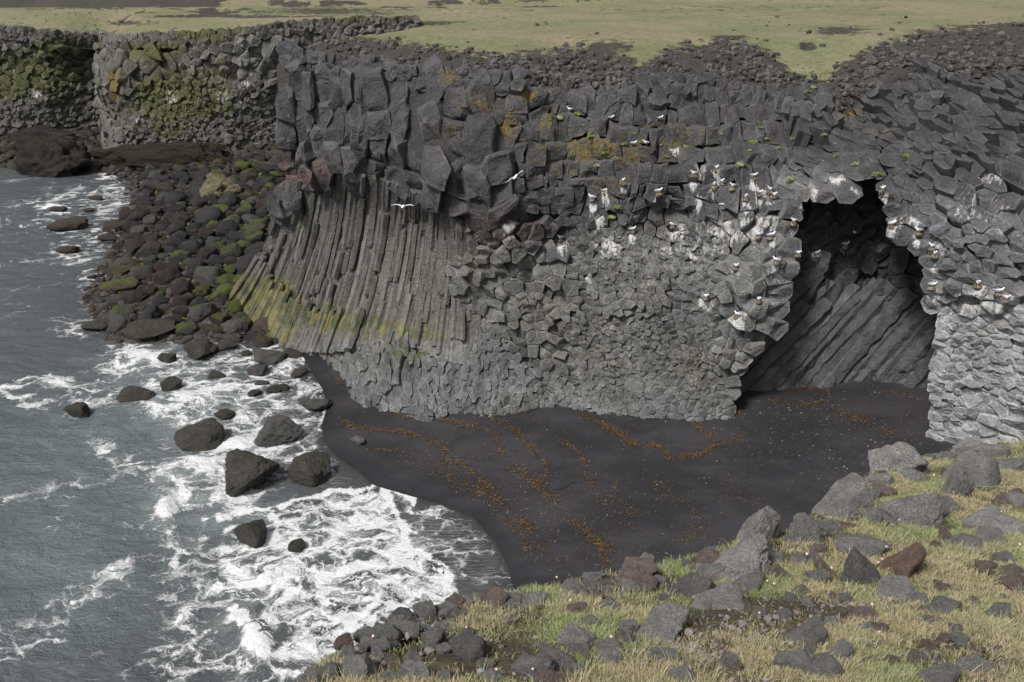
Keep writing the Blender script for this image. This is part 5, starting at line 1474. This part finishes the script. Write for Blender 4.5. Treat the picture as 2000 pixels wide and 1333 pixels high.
PLANTS = [(1126,224),(1111,248),(1156,265),(1093,232),(1081,280),(1168,325),(1301,307),(1291,284),(1219,282),(1447,323),(1471,280),(1465,295),(1484,250),(1498,272),(1549,271),(1195,425),(1205,406),(1543,352),(1320,285),(1340,287),
 (1586,277),(1607,315),(1629,307),(1671,322),(1712,342),(1595,207),(1850,279),(1631,282),(1772,306),(1610,264),(1575,180),(1590,172),(1060,290),(1140,245),(1075,235),(1100,320),(1180,300),(1240,262),(1125,360),(1410,262),(1385,285),(1520,290),(1690,300)]
def leaf_clump(n, rad, rr, c0, c1):
    V = []; F = []; C = []
    for _ in range(n):
        d = rr.normal(0, 1, 3); d[2] = abs(d[2]) * .8; d[1] = -abs(d[1]); d /= np.linalg.norm(d); p = d * rad * rr.uniform(.3, 1)
        a = rr.normal(0, 1, 3); a /= np.linalg.norm(a); b = np.cross(d, a); b /= np.linalg.norm(b); a = np.cross(b, d)
        L_ = rad * rr.uniform(.22, .45); w_ = L_ * .6; o = len(V); a = a * .8 + d * .4
        V += [p - a * L_, p + b * w_ - d * .01, p + a * L_, p - b * w_ - d * .01]; F.append((o, o+1, o+2, o+3))
        t = rr.random(); col = np.array(c0) * (1 - t) + np.array(c1) * t; C += [col] * 4
    return np.array(V), F, np.array(C)
LEAF = []
for k in range(6):
    V, F, C = leaf_clump(70, 1.0, r, (.08, .11, .03), (.26, .29, .14) if k % 2 else (.13, .17, .045)); m_ = mesh_np('ledge_plant', V, F, True, None, dict(tint=C)); m_.materials.append(M['leaf']); LEAF.append(m_)
it = []
for k, (bx, by) in enumerate(PLANTS):
    p, nn = cliff_hit(bx, by)
    if p is None: continue
    s_ = .08 + .20 * r.random() ** 1.8; o = bpy.data.objects.new('ledge_plant', LEAF[k % 6]); COL.objects.link(o); o.location = p; o.scale = (s_ * 1.3, s_, s_ * .8); o.rotation_euler = (0, 0, r.uniform(-.5, .5))
    it.append((o, (bx, by), 0, 'pale green' if k % 2 else 'fresh green'))
label_field(it, LMC, 'plant clump', 'plants growing in the cliff ledges', 'plant', side_on_wall)

# ------------------------------------------------------------------ the near slope
def fg_plane(x, y): return 22.8 - 0.40 * np.asarray(y) + 0 * np.asarray(x)
def at_fg(px, py, it=14):
    y = np.full(np.shape(px), 5.0)
    d = ray(px, py)
    t = np.full(np.shape(px), 5.0)
    for _ in range(it):
        p = CAM + d * t[..., None]; e = p[..., 2] - fg_z(p[..., 0], p[..., 1], False)
        t = t + e / (-d[..., 2] + (-0.40) * d[..., 1]) * .9
    return CAM + d * t[..., None]
def fg_raw(x, y):
    return fg_plane(x, y) + .10 * fbm(x * .7, y * .7, 0, 3, 111) + .05 * fbm(x * 2.2, y * 2.2, 0, 3, 112)
EDGE_PX = [(540,1450),(590,1335),(640,1295),(690,1265),(760,1222),(800,1197),(900,1172),(1000,1158),(1060,1146),(1130,1138),(1240,1112),(1330,1095),(1420,1066),(1475,1052),(1540,1034),(1605,1000),(1640,975),(1690,945),(1720,915),(1800,893),(1880,876),(2000,858),(2120,840),(2400,805)]
def fg_hit_plane(q):
    q = np.array(q, float); d = ray(q[:, 0], q[:, 1]); t = -1.7 / (d[:, 2] + .40 * d[:, 1]); return CAM + d * t[:, None]
EW = [tuple(p[:2]) for p in fg_hit_plane(EDGE_PX)]
EPOLY = EW + [(14, -3), (-3, -3)]
def fg_z(x, y, drop=True):
    z = fg_raw(x, y)
    if not drop: return z
    d = pldist(x, y, EW); ins = inpoly(x, y, EPOLY); d = np.where(ins, d, -d)
    z = z - .10 * sstep(.35, 0, d) - np.where(d < 0, 2.6 * -d + .25 * sstep(0, -.2, d), 0)
    rough = np.where(d < .1, .25, 0) * fbm(x * 1.8, y * 1.8, 0, 4, 113)
    return z + rough
gx = np.concatenate([np.arange(-12, -2.6, .4), np.arange(-2.6, 10.5, .055), np.arange(10.5, 24, .5)]); gy = np.concatenate([np.arange(-2, .8, .4), np.arange(.8, 11.5, .055), np.arange(11.5, 24, .4)])
X, Y = np.meshgrid(gx, gy, indexing='ij'); Z = fg_z(X, Y)
Fg = grid_faces(*X.shape); ok = Z.ravel()[Fg].max(1) > -.5
def mat_soil():
    t = NT('stony_turf'); p = t.gpos()
    n1 = t.noise(p, 1.6, 6, .65); n2 = t.noise(p, 14.0, 6, .7); nz = t.n('SeparateXYZ', {0: t.n('NewGeometry').outputs['True Normal']}).outputs[2]
    g = t.mix(t.ramp(n1, .4, .6), (.095, .088, .042), (.13, .108, .062))
    s = t.mix(n2, (.040, .031, .025), (.12, .095, .078))
    c = t.mix(t.ramp(t.math('ADD', n1, t.math('MULTIPLY_ADD', n2, .5, -.25)), .46, .58), s, g)
    c = t.mix(t.ramp(nz, .55, .80), t.mix(n2, (.05, .048, .046), (.15, .145, .14)), c)
    h = t.math('ADD', n2, t.math('MULTIPLY', t.noise(p, 45, 4, .7), .4))
    return t.done(c, .95, t.bump(h, .9, .05), .15)
M['soil'] = mat_soil()
tag(link('near_slope', mesh_np('near_slope', np.stack([X, Y, Z], -1).reshape(-1, 3), Fg[ok].copy(), True), M['soil']), 'stony grass slope at the near cliff edge in the lower right', kind='structure')

ROCKS = [(1481,1030,76,84,'angular grey boulder balanced at the very edge, standing out against the black sand'),(1438,1098,112,78,'broad pitted grey rock sloping below the balanced edge boulder'),(1558,1045,70,52,'grey rock with dry grass between it and the balanced edge boulder'),
 (1645,980,108,74,'large pale grey rock with a thin crack at the edge, middle of the right slope'),(1750,905,92,62,'rough grey outcrop rock at the upper edge where beach meets slope'),(1887,876,60,40,''),(1898,928,92,74,'tall leaning slab rock with a dark split, upper right'),(1866,952,60,58,'smooth wedge rock leaning against the split slab'),
 (1845,987,56,36,''),(1683,1070,92,46,''),(1680,1117,66,88,'dark grey upright block beside the rusty red rock'),(1764,1105,72,68,'rusty red weathered rock right of the dark upright block'),(1750,1150,62,44,'reddish grey rock under the rusty red rock'),(1800,1012,132,40,'long flat grey slab lying across the grass on the right'),
 (1940,1020,112,46,''),(1570,1240,76,60,'pale blue grey rounded rock near the bottom, with a green moss spot'),(1550,1285,62,56,''),(1650,1170,28,36,''),(1577,1177,26,22,''),(1604,1300,70,56,''),(1640,1270,40,50,''),(1596,1128,42,26,''),(1845,1185,60,40,''),(1950,1198,52,40,''),(1958,1090,36,26,'small dark rock with white lichen at the far right'),(1826,1326,80,40,''),(1743,1292,32,22,''),
 (706,1308,62,46,'rounded dark rock at the lower left tip of the slope'),(812,1308,46,50,''),(685,1278,36,36,''),(672,1256,36,26,'small reddish rock at the left rim of the slope'),(914,1270,66,46,'dark angular rock with a hollow under it, left half of slope'),(872,1320,30,26,''),(957,1320,42,30,''),(783,1206,42,32,'dark square rock on the rim above the surf'),(830,1194,42,38,''),(872,1190,42,32,''),(850,1247,42,60,''),(812,1268,22,26,''),
 (1042,1171,56,28,''),(1127,1192,40,24,''),(1186,1184,46,24,''),(997,1217,14,16,''),(1089,1286,62,38,''),(1046,1295,82,50,''),(1080,1320,52,36,''),(1131,1252,72,36,''),(1190,1261,52,32,''),(1186,1282,56,30,''),(1225,1230,36,42,''),(1297,1226,102,46,'long grey rock right of centre on the near slope'),(1297,1282,52,28,''),(1340,1324,56,36,''),(1420,1290,42,30,''),
 (1263,1096,34,28,'small pointed grey rock on the rim against the sand'),(1237,1118,80,38,''),(1340,1147,62,36,'dark shadowed rock just left of the pale flat faced stone'),(1369,1147,48,42,'pale flat faced stone below the broad pitted rock'),(1407,1170,92,46,''),(1407,1112,80,50,''),(1246,1138,42,20,''),(1178,1153,30,18,''),(1114,1147,42,26,''),(965,1172,60,30,''),(906,1176,42,22,''),(1161,1126,42,18,''),(1297,1170,26,20,''),
 (1700,1010,44,28,''),(1620,1030,36,26,'brownish small rock right of the cracked pale rock'),(1640,1050,30,16,''),(1715,960,50,34,''),(1780,930,50,30,''),(1930,880,70,34,''),(1975,905,60,36,''),(1990,980,50,30,''),(1880,1060,60,26,''),(1930,1050,60,36,''),(1980,1140,50,30,''),(1500,1090,50,30,''),(1465,1140,60,36,''),(1520,1120,40,30,''),(1380,1100,60,40,''),(740,1262,40,30,''),(760,1240,44,36,''),(720,1240,50,36,''),(770,1290,34,26,''),(640,1310,50,40,''),(940,1165,36,22,''),(1720,1230,40,24,''),(1690,1200,60,24,''),(1790,1170,40,24,''),(1870,1250,44,24,''),(1905,1300,60,30,'')]
r = np.random.default_rng(404)
er = polyline([q for q in EDGE_PX if 580 < q[0] < 2010], 400)
for k in range(52):
    bx, by = er[r.integers(400)]; w = r.uniform(18, 44)
    ROCKS.append((float(bx), float(by + r.uniform(-2, 26) + w * .1), w * 1.15, w * r.uniform(.6, .95), ''))
for k in range(40):
    bx = r.uniform(700, 1990); by = r.uniform(950, 1330)
    if inpoly(np.array([bx]), np.array([by - 30.0]), EDGE_PX + [(2400, 1500), (540, 1500)])[0]: ROCKS.append((bx, by, r.uniform(20, 48), r.uniform(14, 28), ''))
RP = [crag_mesh('lava_rock', 1200 + k, 12 + k % 6, (1, .85, .8), .13, 5) for k in range(14)]
LMF = [(1481,1030,'the balanced edge boulder'),(1645,978,'the cracked pale rock'),(1898,928,'the split slab'),(1764,1105,'the rusty red rock'),(1570,1240,'the blue grey mossy rock'),(1369,1145,'the flat faced stone'),(1297,1225,'the long grey rock'),(914,1268,'the hollowed dark rock'),(706,1306,'the leftmost rounded rock'),(783,1204,'the square rim rock'),(1042,1170,'the low rock mid rim'),(1800,1011,'the flat slab'),(1940,1100,'the far right lichen rock')]
it = []; RK = []
for k, (bx, by, w, h, lab) in enumerate(ROCKS):
    p = at_fg(np.array([float(bx)]), np.array([by + h * .22]))[0]
    dep = p[1] * CP + (H - p[2]) * SP; W = w / FPX * dep; Hh = h / FPX * dep
    me = RP[k % 14] if not lab else crag_mesh('lava_rock', 1300 + k, 14 + k % 5, (1, 1, 1), .14, 6)
    red = 'red' in lab and 'reddish grey' not in lab and 'beside' not in lab and 'under' not in lab and 'right' not in lab.split('red')[0][-1:]
    g = r.uniform(.20, .31); col = (g * 1.04, g * 1.01, g * .97)
    if 'rusty red weathered' in lab or 'small reddish' in lab: col = (.20, .135, .115)
    elif r.random() < .22 and not lab: col = (.22, .175, .155)
    if 'dark' in lab.split(' ')[0:1]: col = (.16, .157, .155)
    o = put_rock('lava_rock', me, M['lava'], (p[0], p[1], p[2] + Hh * .16), (W * .60, W * .50, Hh * .74), (r.normal(0, .22), r.normal(0, .15), r.uniform(-.5, .5)), col, float(r.uniform(.0, .3)))
    RK.append((p[0], p[1], W))
    if lab: tag(o, lab, 'rock', 'lava rocks on the near slope')
    else: it.append((o, (bx, by), 0, ('large' if w > 70 else 'middling' if w > 44 else 'small') + (' brown' if col[1] < col[0] * .85 else ' grey')))
# more small stones among the grass
n_s = 0
while n_s < 90:
    bx, by = r.uniform(640, 1990), r.uniform(900, 1330)
    if not inpoly(np.array([bx]), np.array([by - 12.0]), EDGE_PX + [(2400, 1500), (540, 1500)])[0]: continue
    p = at_fg(np.array([bx]), np.array([by]))[0]; s_ = r.uniform(.02, .06) * (p[1] / 4) ** .5
    o = put_rock('lava_rock', RP[n_s % 12], M['lava'], (p[0], p[1], p[2] + s_ * .2), (s_, s_ * .9, s_ * .8), (r.normal(0, .3), r.normal(0, .3), r.uniform(0, 6.28)), (.24, .22, .205) if n_s % 3 else (.21, .165, .14), .1)
    it.append((o, (bx, by), 0, 'little')); n_s += 1
label_field(it, LMF, 'stone', 'lava rocks on the near slope', 'rock')

# gravel in the bare patches
S = Soup(); n = 9000
q = np.stack([r.uniform(620, 2000, n), r.uniform(880, 1333, n)], -1)
GR = [(1270,1275,110,40,.9),(1390,1285,80,40,.9),(1330,1240,60,30,.6),(1640,1185,70,40,.9),(1540,1225,60,40,.8),(1740,1175,70,30,.8),(1830,1160,60,30,.6),(1440,1230,60,50,.6),(800,1240,80,50,.45),(720,1290,60,40,.4),(1450,1320,120,30,.6),(1900,1060,90,30,.4),(1580,1300,60,30,.5),(1720,1290,80,40,.35),(1100,1310,80,30,.4)]
den = .08 + .8 * gauss(q[:, 0], q[:, 1], GR)
q = q[(r.random(n) < den) & inpoly(q[:, 0], q[:, 1] - 8, EDGE_PX + [(2400, 1500), (540, 1500)])]; pp = at_fg(q[:, 0], q[:, 1])
for p in pp:
    rad = r.uniform(.005, .014) * (1 + 1.6 * r.random() ** 5); g = r.uniform(.07, .20); w_ = r.uniform(0, .22)
    S.add(stone(r, rad, .7, icoV) + p + [0, 0, rad * .3], icoF, r=g * (1 + w_), g=g, b=g * (1 - w_ * .5))
tag(link('gravel', mesh_np('gravel', S.verts(), S.F, False, None, dict(tint=np.stack([S.attr('r'), S.attr('g'), S.attr('b')], -1))), M['scoria']), 'crumbled brown and grey gravel in the bare patches of the near slope', 'gravel', kind='stuff')

# grass: blades in tufts
def grass(n_t, per, seed, bounds=(560, 2080, 850, 1420)):
    r = np.random.default_rng(seed)
    q = np.stack([r.uniform(bounds[0], bounds[1], n_t * 4), r.uniform(bounds[2], bounds[3], n_t * 4)], -1)
    ins = inpoly(q[:, 0], q[:, 1] - 3, EDGE_PX + [(2500, 1600), (540, 1600)])
    q = q[ins]; p = at_fg(q[:, 0], q[:, 1])
    dens = .82 + 2.4 * fbm(p[:, 0] * 2.1, p[:, 1] * 2.1, 0, 4, 121) - .62 * gauss(q[:, 0], q[:, 1], GR)
    area = (p[:, 1] / 5.0) ** 1.6                      # even cover on the ground, not in the picture
    keep = r.random(len(p)) < np.clip(dens, .04, 1) * np.clip(area, .12, 1)
    for x, y, w in RK:
        d = np.hypot((p[:, 0] - x), (p[:, 1] - y + w * .1)); keep &= d > w * .42
    p = p[keep][:n_t]; nt_ = len(p)
    green = sstep(-.25, .3, fbm(p[:, 0] * 2.6, p[:, 1] * 2.6, 0, 4, 131) + .12 * sstep(4, 0, p[:, 0]) - .12 * sstep(3, 6, p[:, 0])); tall = .6 + .6 * r.random(nt_) + .9 * (r.random(nt_) < .08)
    lean = r.uniform(0, 6.28, nt_)
    k = per; N = nt_ * k
    ti = np.repeat(np.arange(nt_), k)
    a = r.uniform(0, 6.28, N); rad = .045 * np.sqrt(r.random(N)) * 1.4
    bx = p[ti, 0] + rad * np.cos(a); by = p[ti, 1] + rad * np.sin(a); bz = fg_raw(bx, by) - .01
    L = r.uniform(.014, .048, N) * tall[ti]; bend = r.uniform(.25, 1.2, N)
    dirx = np.cos(a) * .75 + np.cos(lean[ti]) * .6; diry = np.sin(a) * .75 + np.sin(lean[ti]) * .6; dn = np.hypot(dirx, diry) + 1e-6; dirx /= dn; diry /= dn
    w = r.uniform(.0009, .0016, N) * (1 + p[ti, 1] * .06)
    V = np.empty((N, 7, 3)); tt = [0, .38, .72, 1.0]
    sx, sy = -diry, dirx
    for i, t in enumerate(tt):
        hx = L * bend * t * t * .8; hz = L * (t - .38 * bend * t * t)
        cx, cy, cz = bx + dirx * hx, by + diry * hx, bz + hz; ww = w * (1 - t * .75)
        if i < 3:
            V[:, 2*i] = np.stack([cx - sx * ww, cy - sy * ww, cz], -1); V[:, 2*i+1] = np.stack([cx + sx * ww, cy + sy * ww, cz], -1)
        else: V[:, 6] = np.stack([cx, cy, cz], -1)
    o = np.arange(N) * 7
    F4 = np.concatenate([np.stack([o, o+1, o+3, o+2], -1), np.stack([o+2, o+3, o+5, o+4], -1)]); F3 = np.stack([o+4, o+5, o+6], -1)
    dry = r.random(N) < (.54 - .32 * green[ti])
    c = np.where(dry[:, None], np.array([.38, .335, .215]), np.array([.235, .255, .115])) * r.uniform(.65, 1.25, (N, 1))
    c = c * (1 + .15 * (green[ti][:, None] - .5) * np.array([-1, .2, -.6]))
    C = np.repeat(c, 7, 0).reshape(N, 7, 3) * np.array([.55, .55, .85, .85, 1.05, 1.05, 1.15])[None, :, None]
    loops = np.concatenate([F4.ravel(), F3.ravel()]); starts = np.concatenate([np.arange(len(F4)) * 4, len(F4) * 4 + np.arange(len(F3)) * 3])
    me = bpy.data.meshes.new('grass'); me.vertices.add(N * 7); me.vertices.foreach_set('co', V.astype(np.float32).ravel())
    me.loops.add(len(loops)); me.loops.foreach_set('vertex_index', loops.astype(np.int32)); me.polygons.add(len(starts)); me.polygons.foreach_set('loop_start', starts.astype(np.int32))
    me.update(calc_edges=True)
    at = me.attributes.new('tint', 'FLOAT_COLOR', 'POINT'); at.data.foreach_set('color', np.concatenate([C.reshape(-1, 3), np.ones((N * 7, 1))], 1).astype(np.float32).ravel())
    print('blades', N); return me
tag(link('grass', grass(15000, 28, 77), M['grass']), 'short green and straw coloured grass covering the near slope', 'grass', kind='stuff')

tag(link('grass', grass(3500, 22, 78, (2080, 2700, 780, 1500)), M['grass']), 'short grass where the near slope carries on to the right', 'grass', kind='stuff')
tag(link('grass', grass(3000, 22, 79, (700, 2080, 1420, 1900)), M['grass']), 'short grass nearest to the viewer on the near slope', 'grass', kind='stuff')

FLOWERS = [(1500,1139),(1511,1139),(1752,1014),(1975,950),(1728,1071),(1711,1101),(1716,1095),(1697,1186),(1711,1237),(1954,1079),(1822,927),(1990,1068),(1927,998),(1940,997),(1953,997),(1113,1179),(1191,1248),(1040,1310),(968,1313),(906,1228),(917,1237),(1091,1128),(732,1248),(1575,1085),(1850,1090),(1480,1200),(1330,1200),(1620,1110)]
hv, hf, _ = leaf_clump(46, 1.0, r, (1, 1, 1), (1, 1, 1)); hv[:, 1] *= np.where(r.random(len(hv)) < .5, 1, -1)
ME_HEAD = mesh_np('flower_head', np.concatenate([hv * .011, ico2V * .008]) + [0, 0, .075], hf + [tuple(i + len(hv) for i in f) for f in ico2F], True); ME_HEAD.materials.append(M['petal'])
ME_ST = mesh_np('stalk', *loft([(0,0,0,.0016,.0016)]), True) if False else mesh_np('stalk', [(math.cos(a*2.09)*.0016, math.sin(a*2.09)*.0016, z) for z in (-.02, .07) for a in range(3)], [(0,1,4,3),(1,2,5,4),(2,0,3,5)], True); ME_ST.materials.append(M['stalk'])
it = []
for bx, by in FLOWERS:
    p = at_fg(np.array([float(bx)]), np.array([by + 14.0]))[0]
    e = empty('thrift_flower', p); s_ = r.uniform(.55, .8) * (1 + p[1] * .03); e.scale = (s_,) * 3; e.rotation_euler = (r.normal(0, .15), r.normal(0, .15), r.uniform(0, 6))
    part('stalk', ME_ST, e); part('flower_head', ME_HEAD, e); it.append((e, (bx, by), 0, 'small pale pink'))
label_field(it, LMF, 'flower', 'thrift flowers in the grass', 'flower')
# ------------------------------------------------------------------ light: bright overcast sky, soft sun from the sea side
w = bpy.data.worlds.new('World'); SC.world = w; w.use_nodes = True
nt = w.node_tree; nt.nodes.clear()
sky = nt.nodes.new('ShaderNodeTexSky'); sky.sky_type = 'NISHITA'; sky.sun_disc = False
SUN_EL, SUN_AZ = R(52), R(222)      # azimuth clockwise from +Y
sky.sun_elevation = SUN_EL; sky.sun_rotation = SUN_AZ; sky.air_density = 1.0; sky.dust_density = 3.0; sky.ozone_density = 1.0
hs = nt.nodes.new('ShaderNodeHueSaturation'); hs.inputs['Saturation'].default_value = 0.22
bg = nt.nodes.new('ShaderNodeBackground'); bg.inputs[1].default_value = 0.086
out = nt.nodes.new('ShaderNodeOutputWorld')
nt.links.new(sky.outputs[0], hs.inputs['Color']); nt.links.new(hs.outputs[0], bg.inputs[0]); nt.links.new(bg.outputs[0], out.inputs[0])
ld = bpy.data.lights.new('sun', 'SUN'); ld.energy = 2.7; ld.angle = R(11); ld.color = (1.0, 0.965, 0.91)
sun = bpy.data.objects.new('sun', ld); COL.objects.link(sun)
dv = Vector((math.sin(SUN_AZ) * math.cos(SUN_EL), math.cos(SUN_AZ) * math.cos(SUN_EL), math.sin(SUN_EL)))
sun.rotation_euler = dv.to_track_quat('Z', 'Y').to_euler(); sun.location = (-20, -10, 60)
vs = SC.view_settings; vs.view_transform = 'Standard'; vs.look = 'None'; vs.gamma = 1; vs.use_curve_mapping = False; vs.exposure = 0.55
